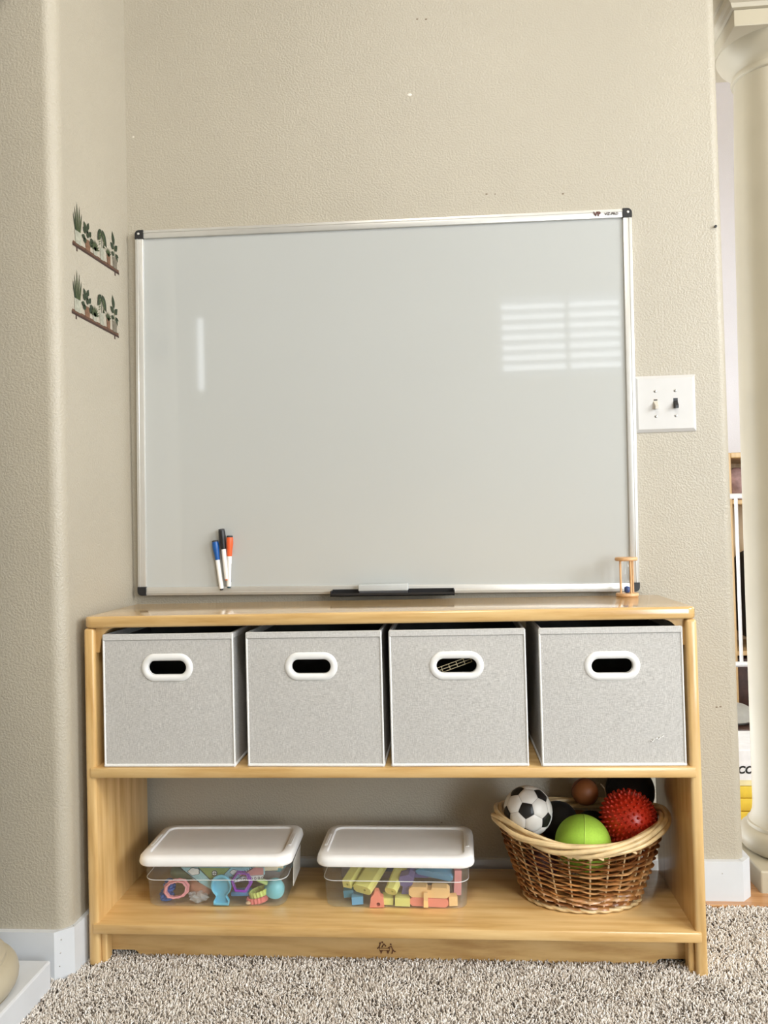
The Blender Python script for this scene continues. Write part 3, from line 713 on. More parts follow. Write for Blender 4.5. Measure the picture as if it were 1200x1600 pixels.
MB().box(.1578, .1588, -.04, .05, .030, .085).build('paper_label', colr('label_white', (.8, .8, .78), .6), t1, rot=(0, .035, 0), loc=(.003, 0, .003))

# ---- contents of tub 1 (coordinates relative to the tub, front is -y)
def inb(T0, x, y, z): return (T0[0] + x, T0[1] + y, T0[2] + z)
def ring_shape(outline_r, n, wall, h, mat, name, label, loc, rot, cat='cookie cutter', group='play dough tools in the left tub'):
    """open cutter: thin wall following an outline, with a flat outer lip"""
    vs = []; fs = []
    prof = [(1, 0), (1, h), (1 - wall, h), (1 - wall, 0)]
    lip = [(1.18, 0), (1.18, h * .2), (1, h * .2), (1, h), (1 - wall, h), (1 - wall, 0)]
    for s, z in lip:
        for k in range(n):
            a = 2 * PI * k / n; r = outline_r(a); vs.append((r * s * math.cos(a), r * s * math.sin(a), z))
    m = len(lip)
    for i in range(m):
        j = (i + 1) % m
        for k in range(n): fs.append((i * n + k, i * n + (k + 1) % n, j * n + (k + 1) % n, j * n + k))
    o = MB().add(vs, fs).build(name, mat, None, True, 45, loc=loc, rot=rot)
    return tag(o, label, cat, group)
G1 = 'play dough tools in the left tub'
FACE = (PI / 2, 0, 0)
ring_shape(lambda a: .0205 * (1 + .03 * math.cos(12 * a)) * (1 + .16 * math.cos(2 * a - .9)), 96, .16, .012, colr('cutter_pink', (.83, .36, .38), .4), 'dough_cutter', 'pink flower-edged dough cutter standing at the front of the left tub', inb(TB1, -.091, -.058, .029), (PI / 2 - .15, .3, .1))
ring_shape(lambda a: .020 / max(abs(math.cos((a + .3) % (PI / 3) - PI / 6)), .01) * .9, 48, .13, .014, colr('cutter_purple', (.27, .06, .46), .4), 'dough_cutter', 'purple six-sided dough cutter at the right of the left tub', inb(TB1, .056, -.064, .048), (PI / 2 - .3, -.2, .15))
# blue scoop: round bowl over a bell-shaped foot
def scoop():
    vs = []; ol = []
    for k in range(40):
        a = 2 * PI * k / 40; x, z = .0215 * math.cos(a), .0205 * math.sin(a) + .014
        if z < .0: z = -.024 - .0 * abs(x); x = x * .92 + (.003 if x > 0 else -.003)
        ol.append((x, z))
    ol = arc(0, .014, .0215, -50, 230, 26) + [(-.0105, -.007), (-.0165, -.018), (-.0155, -.0245), (.0155, -.0245), (.0165, -.018), (.0105, -.007)]
    n = len(ol); rings = []
    for s, y in ((1.0, .010), (1.07, .0), (.97, -.0012), (.88, .0), (.84, .007), (.0, .0085)):
        rings.append([(x * s, y, (z - .0) * s) for x, z in ol])
    return loft(rings, cap0=True, cap1=False)
tag(scoop().build('dough_mould', colr('mould_blue', (.16, .52, .70), .35), None, True, 40, loc=inb(TB1, .013, -.0765, .0285), rot=(-.03, 0, 0)), 'light blue dough mould standing at the front of the left tub', 'mould', G1)
# lump of dough in a twist of clear wrap
m = MB().sphere((0, 0, 0), .026, 24, 16, (1.15, .8, .82)); m.v = [tuple(Vector(p) * (1 + .12 * noise.noise(Vector(p) * 60))) for p in m.v]
tag(m.build('dough_lump', colr('dough_salmon', (.60, .30, .20), .7, var=.2), None, True, loc=inb(TB1, -.042, -.035, .0252)), 'salmon lump of modelling dough behind the pink cutter', 'dough', G1)
m = MB().sphere((0, 0, 0), .016, 14, 10, (1.3, .7, .7)); m.v = [tuple(Vector(p) * (1 + .45 * noise.noise(Vector(p) * 160))) for p in m.v]
tag(m.build('plastic_wrap', clear_plastic('cling_wrap', (.9, .9, .9), .3), None, loc=inb(TB1, -.042, -.061, .0135)), 'crumpled clear wrap in front of the salmon dough', 'wrap', G1)
# dark blue figures
for dx, dz, rr_, lb in ((-.118, .013, .014, 'lower dark blue dough stamp in the left corner of the left tub'), (-.112, .033, .012, 'upper dark blue dough stamp in the left corner of the left tub')):
    o = thing('dough_stamp', lb, 'stamp', inb(TB1, dx, -.045, dz - .0125 + .001), group=G1)
    MB().lathe([(rr_ * 1.05, 0), (rr_ * 1.1, .004), (rr_ * .8, .006), (rr_ * .62, .013), (rr_ * .9, .018), (rr_ * .55, .0215)], 18).build('stamp_body', colr('stamp_blue', (.02, .12, .46), .45), o, True, 40)
    for k in range(6): MB().sphere((rr_ * .95 * math.cos(k * PI / 3), rr_ * .95 * math.sin(k * PI / 3), .009), rr_ * .28, 8, 6).build('knob', MT['stamp_blue'], o, True)
# blue tray-like roller, pale yellow and red scalloped cutters, teal dome, cream roller, magenta bag, green dough
tag(MB().rbox(-.022, .022, -.012, .012, 0, .010, .003, 2).build('toy_tray', colr('tray_blue', (.08, .25, .50), .4), None, True, 40, loc=inb(TB1, .050, -.045, .012), rot=(0, 0, .05)), 'flat blue toy tray right of the light blue mould', 'toy', G1)
def scallop(mat, name, label, loc, rot, r=.022):
    vs = []; fs = []; n = 72
    for s, z in ((1.0, 0), (1.0, .012), (.9, .012), (.9, 0)):
        for k in range(n): a = 2 * PI * k / n; q = r * (1 + .06 * math.cos(18 * a)) * s; vs.append((q * math.cos(a), q * .6 * math.sin(a), z))
    for i in range(4):
        for k in range(n): fs.append((i * n + k, i * n + (k + 1) % n, ((i + 1) % 4) * n + (k + 1) % n, ((i + 1) % 4) * n + k))
    return tag(MB().add(vs, fs).build(name, mat, None, True, 40, loc=loc, rot=rot), label, 'cookie cutter', G1)
scallop(colr('cutter_red', (.78, .22, .20), .4), 'dough_cutter', 'red scalloped dough cutter under the lime one', inb(TB1, .088, -.056, .003), (.1, -.12, .1))
scallop(colr('cutter_lime', (.62, .72, .20), .4), 'dough_cutter', 'lime scalloped dough cutter on top of the red one', inb(TB1, .094, -.055, .017), (.1, -.28, .1))
tag(MB().rbox(-.022, .022, -.008, .008, 0, .007, .003, 2).build('dough_knife', colr('cutter_lime2', (.52, .70, .26), .4), None, True, 40, loc=inb(TB1, .104, -.05, .037), rot=(0, .45, .1)), 'pale green dough knife lying on the lime cutter', 'toy', G1)
tag(MB().lathe([(.021, 0), (.0225, .002), (.021, .012), (.015, .022), (.007, .0275), (0, .029)], 28).build('dough_press', colr('press_teal', (.20, .58, .66), .4), None, True, 40, loc=inb(TB1, .122, -.045, .022), rot=(.5, .4, 0)), 'turquoise domed dough press in the right corner of the left tub', 'toy', G1)
o = thing('rolling_pin', 'small cream rolling pin under the lid of the left tub', 'rolling pin', inb(TB1, .108, -.05, .074), (0, PI / 2, .12), G1)
MB().lathe([(.0075, -.024), (.008, -.022), (.008, .022), (.0075, .024)], 20).build('roller', colr('pin_cream', (.78, .71, .52), .5), o, True, 40)
for s in (-1, 1): MB().lathe([(.0035, s * .023), (.0035, s * .03), (.005, s * .033), (.004, s * .036)], 14).build('handle', MT['pin_cream'], o, True, 40)
tag(MB().lathe([(.003, 0), (.0055, .001), (.0055, .004), (.002, .006)], 12).build('dough_bead', colr('bead_tan', (.70, .50, .30), .5), None, True, 40, loc=inb(TB1, .070, -.068, .0018)), 'tiny tan piece on the floor of the left tub', 'toy', G1)
# purple rail shape and folded bags behind
tag(MB().prism([(-.024, -.006), (.018, .000), (.026, .008), (.014, .013), (-.02, .006)], -.007, .007, 'y').build('dough_cutter', MT['cutter_purple'], None, loc=inb(TB1, .040, -.048, .056), rot=(0, -.1, .1)), 'long purple dough cutter lying above the six-sided one', 'cookie cutter', G1)
def lumpy(name, label, c, loc, sx, sy, sz, rough=.5, amp=.15, cat='bag'):
    m = MB().sphere((0, 0, 0), 1, 24, 16); m.v = [tuple(Vector(p) * (1 + amp * noise.noise(Vector(p) * 2.3 + Vector(loc) * 9))) for p in m.v]
    m.v = [(p[0] * sx, p[1] * sy, p[2] * sz) for p in m.v]
    return tag(m.build(name, c, None, True, loc=loc), label, cat, G1)
lumpy('dough_bag', 'green bag of dough at the back left of the left tub', colr('bag_green', (.16, .26, .17), .4), inb(TB1, -.075, .015, .038), .055, .034, .022)
lumpy('dough_bag', 'mauve bag of dough above the green one in the left tub', colr('bag_mauve', (.45, .20, .30), .4), inb(TB1, -.095, .012, .0705), .045, .036, .013)
lumpy('dough_bag', 'grey bag of dough at the back right of the left tub', colr('bag_grey', (.32, .29, .30), .5), inb(TB1, .06, .03, .035), .072, .034, .028)
lumpy('dough_bag', 'turquoise bag behind the domed press in the left tub', colr('bag_teal', (.15, .46, .52), .5), inb(TB1, .124, .006, .068), .02, .04, .022)
# printed pouch: a creased sheet hanging from the top with a drawn house and clouds
pc = thing('printed_pouch', 'light blue pouch printed with a green gable and clouds under the lid', 'pouch', inb(TB1, -.005, -.0625, -.017), (-.03, 0, 0), G1)
def pp(pts_, y, mat, name): return MB().prism([(x, z) for x, z in pts_], y - .0004, y, 'y').build(name, mat, pc)
INK = colr('pouch_ink', (.03, .035, .05), .6)
MB().prism([(-.075, .092), (-.048, .068), (-.012, .048), (.0, .045), (.03, .052), (.06, .074), (.110, .078), (.110, .094)], 0, .006, 'y').build('pouch_body', colr('pouch_blue', (.38, .66, .74), .5, var=.12, nscale=60), pc)
pp([(-.035, .092), (.0, .0585), (.034, .092)], -.0004, colr('pouch_green', (.30, .40, .13), .6, var=.15), 'gable_print')
for a, b in (((-.036, .0925), (0, .0580)), ((0, .0580), (.035, .0925)), ((-.078, .0925), (-.035, .0620)), ((.034, .0585), (.085, .0925))):
    MB().tube([(a[0], -.0012, a[1]), (b[0], -.0012, b[1])], .0007, 5).build('ink_line', INK, pc)
wn = MB().tube([(.0055 * math.cos(k * PI / 10), -.0012, .081 + .0055 * math.sin(k * PI / 10)) for k in range(20)], .0008, 5, closed=True); wn.build('round_window_print', INK, pc)
pp([(x, z) for x, z in arc(0, .081, .005, 0, 340, 16)], -.0008, colr('pouch_white', (.85, .88, .88), .6), 'pane_print')
MB().box(-.0004, .0004, -.0016, -.0009, .076, .086).box(-.005, .005, -.0016, -.0009, .0806, .0814).build('window_bar_print', INK, pc)
for x, z in ((-.004, .0695), (.0, .0665), (.004, .0695)): MB().sphere((x, -.001, z), .0011, 6, 5).build('dot_print', INK, pc)
def cloud(cx, cz, s):
    pts_ = []
    for a in range(0, 360, 12): r = s * (1 + .22 * abs(math.sin(math.radians(a * 2.5)))); pts_.append((cx + r * 1.3 * math.cos(math.radians(a)), cz + r * .8 * math.sin(math.radians(a))))
    return pts_
for cx, cz, s in ((-.046, .084, .008), (.030, .067, .006), (.044, .083, .006)):
    pp(cloud(cx, cz, s * 1.12), -.0003, INK, 'cloud_outline_print'); pp(cloud(cx, cz, s), -.0008, MT['pouch_white'], 'cloud_print')
pp([(.052, .0745), (.108, .0785), (.108, .0935), (.085, .0935)], -.0003, colr('pouch_pink', (.62, .28, .27), .6), 'roof_print')
pp([(.036, .0600), (.062, .0735), (.108, .0775), (.108, .0705), (.064, .0655)], -.0004, MT['pouch_white'], 'scallop_print')
for k in range(8): MB().tube([(.050 + k * .008 + .0022 * math.cos(a), -.0014, .0675 + k * .0007 + .0024 * math.sin(a)) for a in np.linspace(0, 2 * PI, 9)[:-1]], .0005, 4, closed=True).build('scallop_ring_print', INK, pc)
for k in range(7): MB().tube([(.054 + k * .005, -.0014, .077 + k * .0022), (.052 + k * .005, -.0014, .0815 + k * .0022)], .0006, 4).build('ink_tick', INK, pc)

# ---- contents of tub 2: pastel foam construction blocks
G2 = 'pastel foam blocks in the right tub'
FY = colr('foam_yellow', (.82, .78, .24), .8, bstr=.2, bscale=900); FO = colr('foam_peach', (.95, .62, .27), .8, bstr=.2, bscale=900); FC = colr('foam_coral', (.90, .30, .20), .8, bstr=.2, bscale=900)
FP = colr('foam_violet', (.20, .17, .42), .8, bstr=.2, bscale=900); FB = colr('foam_blue', (.16, .42, .66), .8, bstr=.2, bscale=900); FM = colr('foam_magenta', (.55, .10, .32), .8); FK = colr('foam_pink', (.82, .34, .34), .8)
def block(label, mat, outline, th, loc, rot, holes=(), name='foam_block'):
    bm = bmesh.new(); eds = []
    for lp in [outline] + [arc(hx, hz, hr, 0, 324, 9) for hx, hz, hr in holes]:
        vs = [bm.verts.new((x, 0, z)) for x, z in lp]
        eds += [bm.edges.new((vs[i], vs[(i + 1) % len(vs)])) for i in range(len(vs))]
    bmesh.ops.triangle_fill(bm, use_beauty=True, edges=eds)
    fs = bm.faces[:]; ex = bmesh.ops.extrude_face_region(bm, geom=fs)
    bmesh.ops.translate(bm, vec=(0, th, 0), verts=[g for g in ex['geom'] if isinstance(g, bmesh.types.BMVert)])
    return tag(MB().bm(bm).build(name, mat, None, loc=inb(TB2, *loc), rot=rot), label, 'foam block', G2)
def bar(L, h, notch=True):
    o = [(-L / 2 + .006, 0), (L / 2 - .006, 0), (L / 2, .005), (L / 2, h - .005), (L / 2 - .006, h)]
    if notch: o += [(.006, h), (.004, h - .005), (-.004, h - .005), (-.006, h)]
    return o + [(-L / 2 + .006, h), (-L / 2, h - .005), (-L / 2, .005)]
def trap(w0, w1, h): return [(-w0 / 2, 0), (w0 / 2, 0), (w1 / 2, h), (-w1 / 2, h)]
block('peach foam bar with a notch lying on the coral bar', FO, bar(.086, .021), .024, (.070, -.074, .021), (.0, .01, -.03))
block('coral foam bar under the peach bar', FC, bar(.082, .018, False), .024, (.069, -.074, .0022), (0, .03, -.02))
block('peach foam peg in front of the coral bar', FO, trap(.010, .008, .031), .005, (.063, -.0815, .004), (0, 0, 0))
block('pale orange foam cube in the right front corner of the right tub', FO, [(-.009, 0), (.009, .001), (.007, .021), (-.011, .019)], .018, (.121, -.070, .002), (0, .1, .2))
block('coral foam bridge piece with an arched hole at the front of the right tub', FC, [(-.0155, 0), (.0155, 0), (.0135, .021), (.008, .023), (.006, .028), (.004, .034), (-.004, .034), (-.006, .028), (-.010, .023), (-.0125, .021)], .016, (-.041, -.078, .0015), (0, 0, .05), [(.003, .006, .0042)])
block('yellow foam beam, leftmost, leaning up to the back', FY, trap(.020, .018, .018), .085, (-.106, -.060, .034), (.32, 0, -.38), [(.002, .009, .003)])
block('wide yellow foam beam, second from the left, leaning up to the back', FY, bar(.042, .020, False), .09, (-.072, -.068, .026), (.36, .06, -.40), [(.006, .011, .003)])
block('small blue foam brick under the yellow beams', FB, trap(.024, .024, .016), .03, (-.083, -.070, .003), (0, -.05, .1))
block('dark blue foam brick behind the small blue brick', colr('foam_teal', (.10, .34, .48), .8), trap(.022, .022, .015), .03, (-.104, -.050, .009), (0, -.1, .0))
block('tall yellow foam beam in the middle of the right tub', FY, bar(.026, .018, False), .10, (-.010, -.072, .026), (.42, .0, -.32), [(.003, .010, .003)])
block('yellow foam brick lying at the front below the violet piece', FY, trap(.032, .032, .017), .03, (.013, -.075, .003), (0, .03, 0))
block('small yellow foam brick left of the middle yellow brick', FY, trap(.022, .022, .014), .03, (-.018, -.070, .003), (0, .05, .1))
block('violet foam hook standing in the middle of the right tub', FP, [(-.012, .0), (.010, .002), (.012, .020), (.016, .040), (.006, .046), (-.014, .040), (-.018, .022), (-.008, .018)], .022, (.022, -.058, .020), (.15, 0, -.15))
block('violet foam brick behind the violet hook', FP, bar(.05, .022), .03, (.048, -.02, .040), (.1, .1, .2))
block('blue foam beam sloping down to the right of the right tub', FB, bar(.082, .014, False), .035, (.080, -.035, .046), (.28, .16, -.12))
block('small yellow foam peg on the blue beam', FY, trap(.008, .005, .011), .012, (.060, -.02, .063), (.2, 0, 0))
block('pink foam panel against the right side of the right tub', FK, trap(.016, .015, .052), .05, (.130, -.04, .012), (0, .06, .1))
block('magenta foam slab at the back right of the right tub', FM, bar(.09, .028, False), .02, (.080, .03, .058), (.1, .02, 0))
block('magenta foam piece at the back left of the right tub', FM, trap(.04, .03, .026), .02, (-.03, .03, .058), (.1, 0, 0))
block('navy foam slab behind the yellow beams', colr('foam_navy', (.08, .10, .26), .8), bar(.06, .026), .02, (-.02, .01, .040), (.1, 0, 0))
block('grey foam sheet standing along the back of the right tub', colr('foam_grey', (.36, .30, .31), .9), trap(.27, .27, .07), .012, (.0, .060, .004), (.0, 0, 0))

# ================================================================== BASKET AND BALLS
BC = Vector((1.0565, -.1725, ZB + .0015))
bk = thing('wicker_basket', 'oval brown wicker basket of balls on the bottom shelf', 'basket', BC, (0, 0, .0))
A0, B0, A1, B1, HB = .119, .083, .170, .110, .150
def bprof(f):
    e = f ** .8
    return A0 + (A1 - A0) * e, B0 + (B1 - B0) * e
def rim_z(a): return HB + .016 * math.cos(a) ** 2 - .018 * max(0, -math.sin(a)) ** 2
NS = 26
rnd = random.Random(5)
for k in range(NS):
    a = 2 * PI * (k + .5) / NS + rnd.uniform(-.02, .02); p = []
    for j in range(9):
        f = j / 8; ax, by = bprof(f); p.append((ax * math.cos(a), by * math.sin(a), .004 + f * (rim_z(a) - .006)))
    MB().tube(p, .0021, 6).build('stake', MT['wicker_stake'], bk, True, 60)
WK = [MT['wicker'], colr('willow_dark', (.26, .10, .03), .32, var=.35, nscale=45, coat=.3), colr('willow_tan', (.56, .31, .13), .35, var=.3, nscale=45, coat=.3)]
rows = 21
for j in range(rows):
    f0 = (j + .4) / rows; n = NS * 6; p = []; rad = []; q1, q2, q3 = rnd.uniform(0, 6), rnd.uniform(0, 6), rnd.uniform(0, 6)
    for i in range(n):
        a = 2 * PI * (i / n); ph = NS * a / 2 + PI * (j % 2)
        zz = .008 + f0 * (rim_z(a) - .020) + .0012 * math.sin(a * 5 + q1) + .0008 * math.sin(a * 11 + q2) + .0016 * math.cos(ph)
        ax, by = bprof(f0); off = .0040 * math.sin(ph)
        d = Vector((math.cos(a) / ax, math.sin(a) / by, 0)).normalized()
        p.append(Vector((ax * math.cos(a), by * math.sin(a), zz)) + d * off); rad.append(.0047 + .0006 * math.sin(a * 4 + q3))
    MB().tube(p, rad, 6, closed=True, flat=.34).build('weaver', WK[rnd.choice((0, 0, 1, 2))], bk, True, 60)
# base: foot border and woven floor
n = 96
for s in (0, 1):
    p = []
    for i in range(n):
        a = 2 * PI * i / n; ph = NS * a / 2 + PI * s
        p.append(((A0 + .003 + .003 * math.sin(ph)) * math.cos(a), (B0 + .003 + .003 * math.sin(ph)) * math.sin(a), .0042 + .0015 * math.cos(ph)))
    MB().tube(p, .0036, 6, closed=True).build('foot_border', MT['wicker_rim'], bk, True, 60)
MB().prism([(A0 * math.cos(2 * PI * i / 40), B0 * math.sin(2 * PI * i / 40)) for i in range(40)], .003, .007, 'z').build('basket_floor', MT['wicker'], bk)
# rolled rim: pale rods laid in a loose twist
for s in range(6):
    p = []; tw = 2; q1, q2 = rnd.uniform(0, 6), rnd.uniform(0, 6); rr_ = rnd.uniform(.0042, .0056)
    for i in range(140):
        a = 2 * PI * i / 140; ph = 2 * PI * s / 6 + tw * a + .5 * math.sin(a * 3 + q1)
        ax, by = A1 + .008, B1 + .008
        d = Vector((math.cos(a) / ax, math.sin(a) / by, 0)).normalized()
        p.append(Vector((ax * math.cos(a), by * math.sin(a), rim_z(a) + .007)) + d * (.0100 * math.cos(ph)) + Vector((0, 0, .0092 * math.sin(ph) + .001 * math.sin(a * 9 + q2))))
    MB().tube(p, rr_, 8, closed=True).build('rim_rod', MT['wicker_rim'], bk, True, 60)
for a, L in ((-105, .02), (-100, .016), (-84, .018), (-92, .02), (-60, .018), (-120, .016)):
    r = math.radians(a); ax, by = A1 + .004, B1 + .006; p = Vector((ax * math.cos(r), by * math.sin(r), rim_z(r) - .004))
    MB().tube([p + Vector((-L * .5, -.004, .003)), p + Vector((L * .5, -.0055, -.005))], .0028, 6).build('rod_end', MT['wicker_rim'], bk, True, 60)

GB = 'balls in the wicker basket'
def soccer(loc, r, view, roll_):
    t = thing('soccer_ball', 'small black and white soccer ball at the left of the basket', 'ball', loc, group=GB)
    phi = (1 + 5 ** .5) / 2; iv = []
    for a in (-1, 1):
        for b in (-phi, phi): iv += [Vector((0, a, b)), Vector((a, b, 0)), Vector((b, 0, a))]
    iv = [v.normalized() for v in iv]; ed = min((iv[0] - v).length for v in iv[1:])
    nb = [[j for j in range(12) if j != i and (iv[i] - iv[j]).length < ed * 1.1] for i in range(12)]
    # rotate so that vertex 0 looks at the viewer with one neighbour pointing down
    zc = iv[0]; q = zc.rotation_difference(view); R = q.to_matrix(); 
    dn = R @ iv[nb[0][0]]; dn = (dn - dn.dot(view) * view).normalized(); down = Vector((0, 0, -1)); down = (down - down.dot(view) * view).normalized()
    ang = math.atan2(view.dot(dn.cross(down)), dn.dot(down)) + roll_
    R = Matrix.Rotation(ang, 3, view) @ R; iv = [R @ v for v in iv]
    def sortc(c, pts_):
        x = (pts_[0] - pts_[0].dot(c) * c).normalized(); y = c.cross(x)
        return sorted(pts_, key=lambda p: math.atan2(p.dot(y), p.dot(x)))
    def panel(name, pts_, mat):
        c = sum(pts_, Vector()).normalized(); pts_ = sortc(c, pts_); n = len(pts_)
        Nn = 5; vs = []; fs = []
        per = []
        for i in range(n):
            for k in range(4): per.append(pts_[i].lerp(pts_[(i + 1) % n], k / 4))
        m_ = len(per); vs.append(c * r)
        for j in range(1, Nn + 1):
            for p in per:
                f = j / Nn; q = c.lerp(p, f * (.985)).normalized(); vs.append(q * (r if j < Nn else r * .978))
        for k in range(m_): fs.append((0, 1 + k, 1 + (k + 1) % m_))
        for j in range(Nn - 1):
            for k in range(m_): fs.append((1 + j * m_ + k, 1 + (j + 1) * m_ + k, 1 + (j + 1) * m_ + (k + 1) % m_, 1 + j * m_ + (k + 1) % m_))
        MB().add(vs, fs).build(name, mat, t, True)
    WH = colr('ball_white', (.80, .78, .74), .35, var=.04); BKm = colr('ball_black', (.012, .012, .013), .35)
    tri = set()
    for i in range(12):
        panel('black_pentagon', [iv[i].lerp(iv[j], 1 / 3) for j in nb[i]], BKm)
        for j in nb[i]:
            for k in nb[i]:
                if k in nb[j]: tri.add(tuple(sorted((i, j, k))))
    for i, j, k in tri:
        pts_ = []
        for a, b in ((i, j), (j, i), (j, k), (k, j), (k, i), (i, k)): pts_.append(iv[a].lerp(iv[b], 1 / 3))
        panel('white_hexagon', pts_, WH)
    MB().sphere((0, 0, 0), r * .975, 24, 16).build('ball_core', colr('seam_grey', (.35, .34, .33), .6), t, True)
    return t
camp = Vector((.7878, -1.9539, .8848))
sp = Vector((.945, -.183, .266)); soccer(sp, .0525, (camp - sp + Vector((-.12, 0, .02))).normalized(), -.1)
# lime ball with a seam down the middle
gb = thing('lime_ball', 'lime green felt ball with a seam at the front of the basket', 'ball', (1.056, -.213, .2085), (0, 0, 0), GB)
for s, c in ((-1, (.33, .56, .05)), (1, (.38, .62, .06))):
    vs = []; fs = []; n, mm = 14, 24; th0 = 0
    for i in range(n + 1):
        th = PI / 2 * i / n + .012
        for k in range(mm): ph = 2 * PI * k / mm; vs.append((s * .058 * math.cos(PI / 2 - th) * 0 + s * .058 * math.cos(PI / 2 * i / n) * 1.0 + s * .0003, .058 * math.sin(PI / 2 * i / n) * math.cos(ph), .058 * math.sin(PI / 2 * i / n) * math.sin(ph)))
    for i in range(n):
        for k in range(mm): fs.append((i * mm + k, i * mm + (k + 1) % mm, (i + 1) * mm + (k + 1) % mm, (i + 1) * mm + k))
    h = MB().add(vs, fs).build('half_cover', colr('lime_%s' % ('a' if s < 0 else 'b'), c, .75, var=.06, nscale=300, bstr=.25, bscale=700), gb, True)
MB().tube([(0, .0578 * math.cos(a), .0578 * math.sin(a)) for a in np.linspace(0, 2 * PI, 49)[:-1]], .0009, 5, closed=True).build('seam', colr('lime_seam', (.42, .60, .10), .8), gb, True)
gb.rotation_euler = (0, .08, -.12)
# red spiky ball
rb = thing('spiky_ball', 'red rubber massage ball covered in spikes at the right of the basket', 'ball', (1.160, -.172, .247), (0, 0, 0), GB)
RED = colr('rubber_red', (.62, .035, .012), .32, var=.08)
MB().sphere((0, 0, 0), .0555, 40, 24).build('ball_core', RED, rb, True)
m = MB(); NSP = 330
for k in range(NSP):
    z = 1 - 2 * (k + .5) / NSP; ph = k * PI * (3 - 5 ** .5); d = Vector((math.sqrt(1 - z * z) * math.cos(ph), math.sqrt(1 - z * z) * math.sin(ph), z))
    m.tube([d * .0545, d * .058, d * .0605, d * .0618], [.0033, .0027, .0021, .0011], 7)
sk = m.build('spikes', RED, rb, True, 60); sk['kind'] = 'stuff'
def ball(name, label, loc, r, c, rough=.4, amp=0, **k):
    t = thing(name, label, 'ball', loc, group=GB)
    MB().sphere((0, 0, 0), r, 36, 22).build('ball_body', c, t, True)
    MB().tube([(r * math.cos(a), r * .25 * math.sin(2 * a), math.sqrt(max(0, 1 - (.25 * math.sin(2 * a)) ** 2)) * r * math.sin(a)) for a in np.linspace(0, 2 * PI, 65)[:-1]], r * .015, 5, closed=True).build('seam', colr('seam_dark', (.03, .03, .03), .7), t, True)
    return t
ball('navy_ball', 'dark navy ball behind the red spiky ball', (1.190, -.060, .272), .0545, colr('navy', (.008, .012, .022), .55, bstr=.2))
ball('orange_ball', 'small orange brown ball at the back of the basket', (1.083, -.088, .276), .030, colr('orange_brown', (.30, .10, .03), .5))
ball('black_ball', 'black ball behind the soccer ball in the basket', (1.018, -.108, .216), .044, colr('black_rubber', (.012, .010, .010), .6))
ball('maroon_ball', 'dark maroon ball below the soccer ball in the basket', (.972, -.172, .152), .036, colr('maroon', (.06, .012, .012), .5))
ball('charcoal_ball', 'charcoal ball in the middle of the basket', (1.094, -.100, .196), .040, colr('charcoal', (.016, .016, .018), .6))
tag(MB().tube([(1.112 + .016 * math.cos(a), -.1, .268 + .030 * math.sin(a)) for a in np.linspace(-.5, 1.3, 12)], .0014, 6).build('ball_strap', colr('strap_cream', (.6, .5, .36), .6), None, True), 'thin cream loop sticking up behind the red spiky ball', 'strap')

# ================================================================== THE ROOM BEYOND (sliver between wall end and column)
LW = wood('locker_birch', (.62, .42, .20), (.70, .50, .26), (.52, .33, .14), (9, 9, .8), rough=.4, coat=.2)
lk = thing('coat_locker', 'tall open wooden coat locker in the room beyond the column', 'locker', (2.0, 1.62, 0))
MB().rbox(0, .02, 0, .38, -.002, 1.18, .003, 1).build('side_panel', LW, lk)
MB().rbox(.62, .64, 0, .38, -.002, 1.18, .003, 1).build('side_panel', LW, lk)
MB().rbox(.02, .62, 0, .38, 1.158, 1.18, .003, 1).build('top_panel', LW, lk)
MB().rbox(.02, .62, .005, .36, .955, .975, .003, 1).build('shelf', LW, lk)
MB().rbox(.02, .62, .365, .38, .0, 1.158, .002, 1).build('back_panel', LW, lk)
MB().rbox(.02, .62, .01, .37, .30, .32, .003, 1).build('seat', LW, lk)
MB().rbox(.02, .62, .005, .02, -.002, .07, .003, 1).build('toe_board', LW, lk)
hk = MB().tube([(.075, .36, .90), (.075, .33, .885), (.075, .325, .90)], .004, 8).build('coat_hook', MT['black'], lk, True)
m = MB().rbox(-.09, .09, -.08, .08, 0, .145, .04, 4); m.v = [tuple(Vector(p) + Vector((.015, .01, .012)) * noise.noise(Vector(p) * 14)) for p in m.v]
cl = m.build('folded_blanket', colr('blanket_rose', (.40, .26, .25), .9, var=.3, nscale=35), None, True, 60, loc=(2.125, 1.78, .9765)); tag(cl, 'dusty rose patterned blanket in the top of the coat locker', 'blanket')
dk = colr('dark_wood_and_shade', (.055, .022, .014), .4, var=.3)
dc = thing('dark_chest', 'low dark red-brown chest in front of the coat locker', 'low chest', (1.72, 1.02, 0))
MB().rbox(0, .55, 0, .36, .03, .12, .006).build('body', dk, dc); MB().rbox(-.01, .56, -.01, .37, .12, .14, .006).build('lid', dk, dc)
for x in (.02, .5):
    for y in (.02, .31): MB().box(x, x + .03, y, y + .03, -.002, .03).build('leg', dk, dc)
# white metal gate
gt = thing('safety_gate', 'white metal safety gate standing before the coat locker', 'gate', (1.80, 1.42, 0))
WM = colr('gate_white', (.78, .78, .78), .35)
for z in (.30, .985): MB().tube([(.0, 0, z), (.75, 0, z)], .011, 10).build('gate_rail', WM, gt, True, 50)
for x in (.165, .35, .55, .74): MB().tube([(x, 0, .0 if x in (.74,) else .30), (x, 0, .985)], .007, 10).build('gate_bar', WM, gt, True, 50)
MB().tube([(.0, 0, -.002), (.0, 0, .985)], .009, 10).build('gate_post', WM, gt, True, 50)
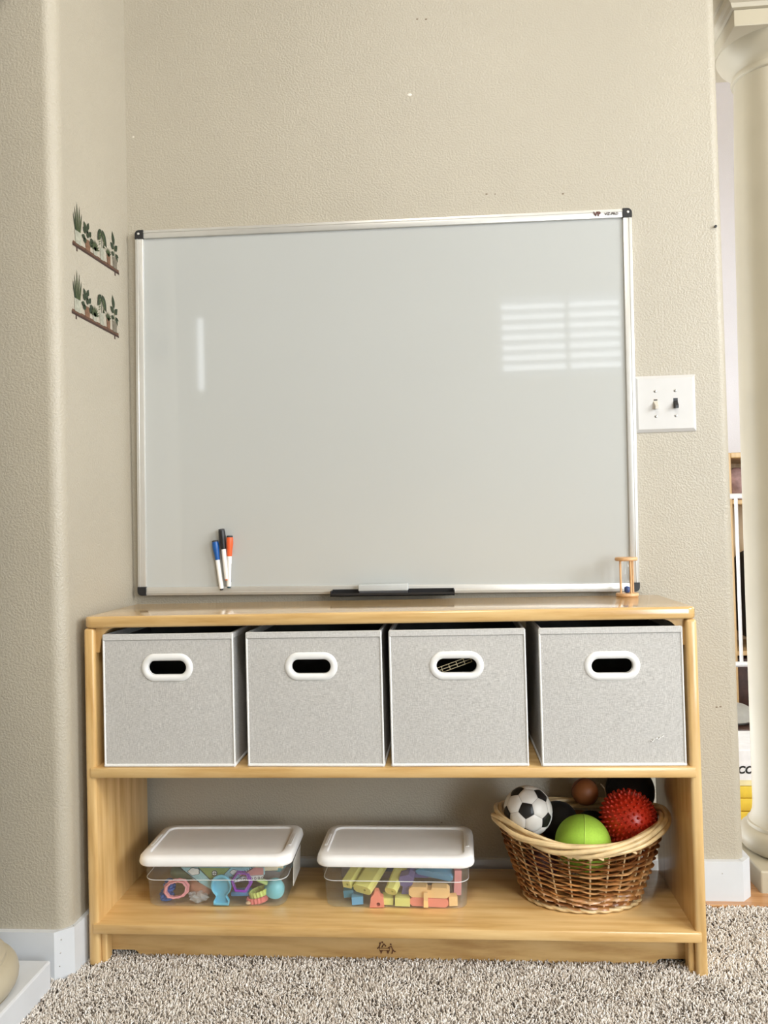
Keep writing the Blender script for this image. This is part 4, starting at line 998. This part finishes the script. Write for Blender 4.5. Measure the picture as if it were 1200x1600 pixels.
# black bag hanging in the locker with wooden chair below
bg_ = thing('black_backpack', 'black rounded bag hanging in the coat locker', 'bag', (2.22, 1.80, .35))
MB().rbox(-.135, .135, -.10, .10, 0, .40, .07, 5).build('bag_body', colr('bag_black', (.010, .010, .012), .7), bg_, True, 60)
MB().tube([(-.03, 0, .39), (-.02, 0, .43), (.02, 0, .43), (.03, 0, .39)], .006, 8).build('bag_loop', MT['black'], bg_, True)
MB().rbox(-.09, .09, -.115, -.095, .06, .24, .009, 2).build('bag_pocket', MT['bag_black'], bg_, True, 60)
# grey bowl-shaped cushion on the chest
tag(MB().lathe([(.0, 0), (.10, 0), (.118, .012), (.112, .035), (.085, .052), (.04, .060), (0, .061)], 32, cap=False).build('grey_cushion', colr('cushion_grey', (.36, .35, .32), .9), None, True, 50, loc=(1.80, 1.16, .1405)), 'low grey cushion on the dark chest', 'cushion')
# printed carton and yellow pack
ct = thing('printed_carton', 'white carton with black lettering standing on a yellow pack', 'carton', (1.60, .47, .112))
MB().rbox(0, .30, 0, .22, 0, .104, .003, 1).build('carton_body', colr('carton_white', (.86, .87, .90), .45), ct)
add_mesh('lettering', text_mesh('COC', .029, .2, .0003, .0012), MT['black'], ct, (.011, -.0004, .036), (PI / 2, 0, 0))
MB().box(0.0, .30, -.0006, 0, .0, .016).build('carton_band', colr('carton_cream', (.86, .78, .45), .45), ct)
yp = thing('yellow_pack', 'bright yellow stacked pack under the white carton', 'pack', (1.60, .47, 0))
YM = colr('pack_yellow', (.88, .66, .08), .45)
for z0, z1 in ((-.002, .036), (.0365, .074), (.0745, .1115)): MB().rbox(.0, .30, 0, .22, z0, z1, .006, 2).build('layer', YM, yp, True, 40)

cr = thing('locker_shade_box', 'dark maroon box added as the shade in the bottom of the coat locker', 'shade box', (2.03, 1.66, .0))  # solid dark box added for the shade in the locker's lower part
MB().rbox(0, .52, 0, .28, -.002, .27, .006).build('shade_box_body', dk, cr)
MB().rbox(-.004, .524, -.004, .284, .262, .285, .004, 1).build('shade_box_rim', dk, cr)
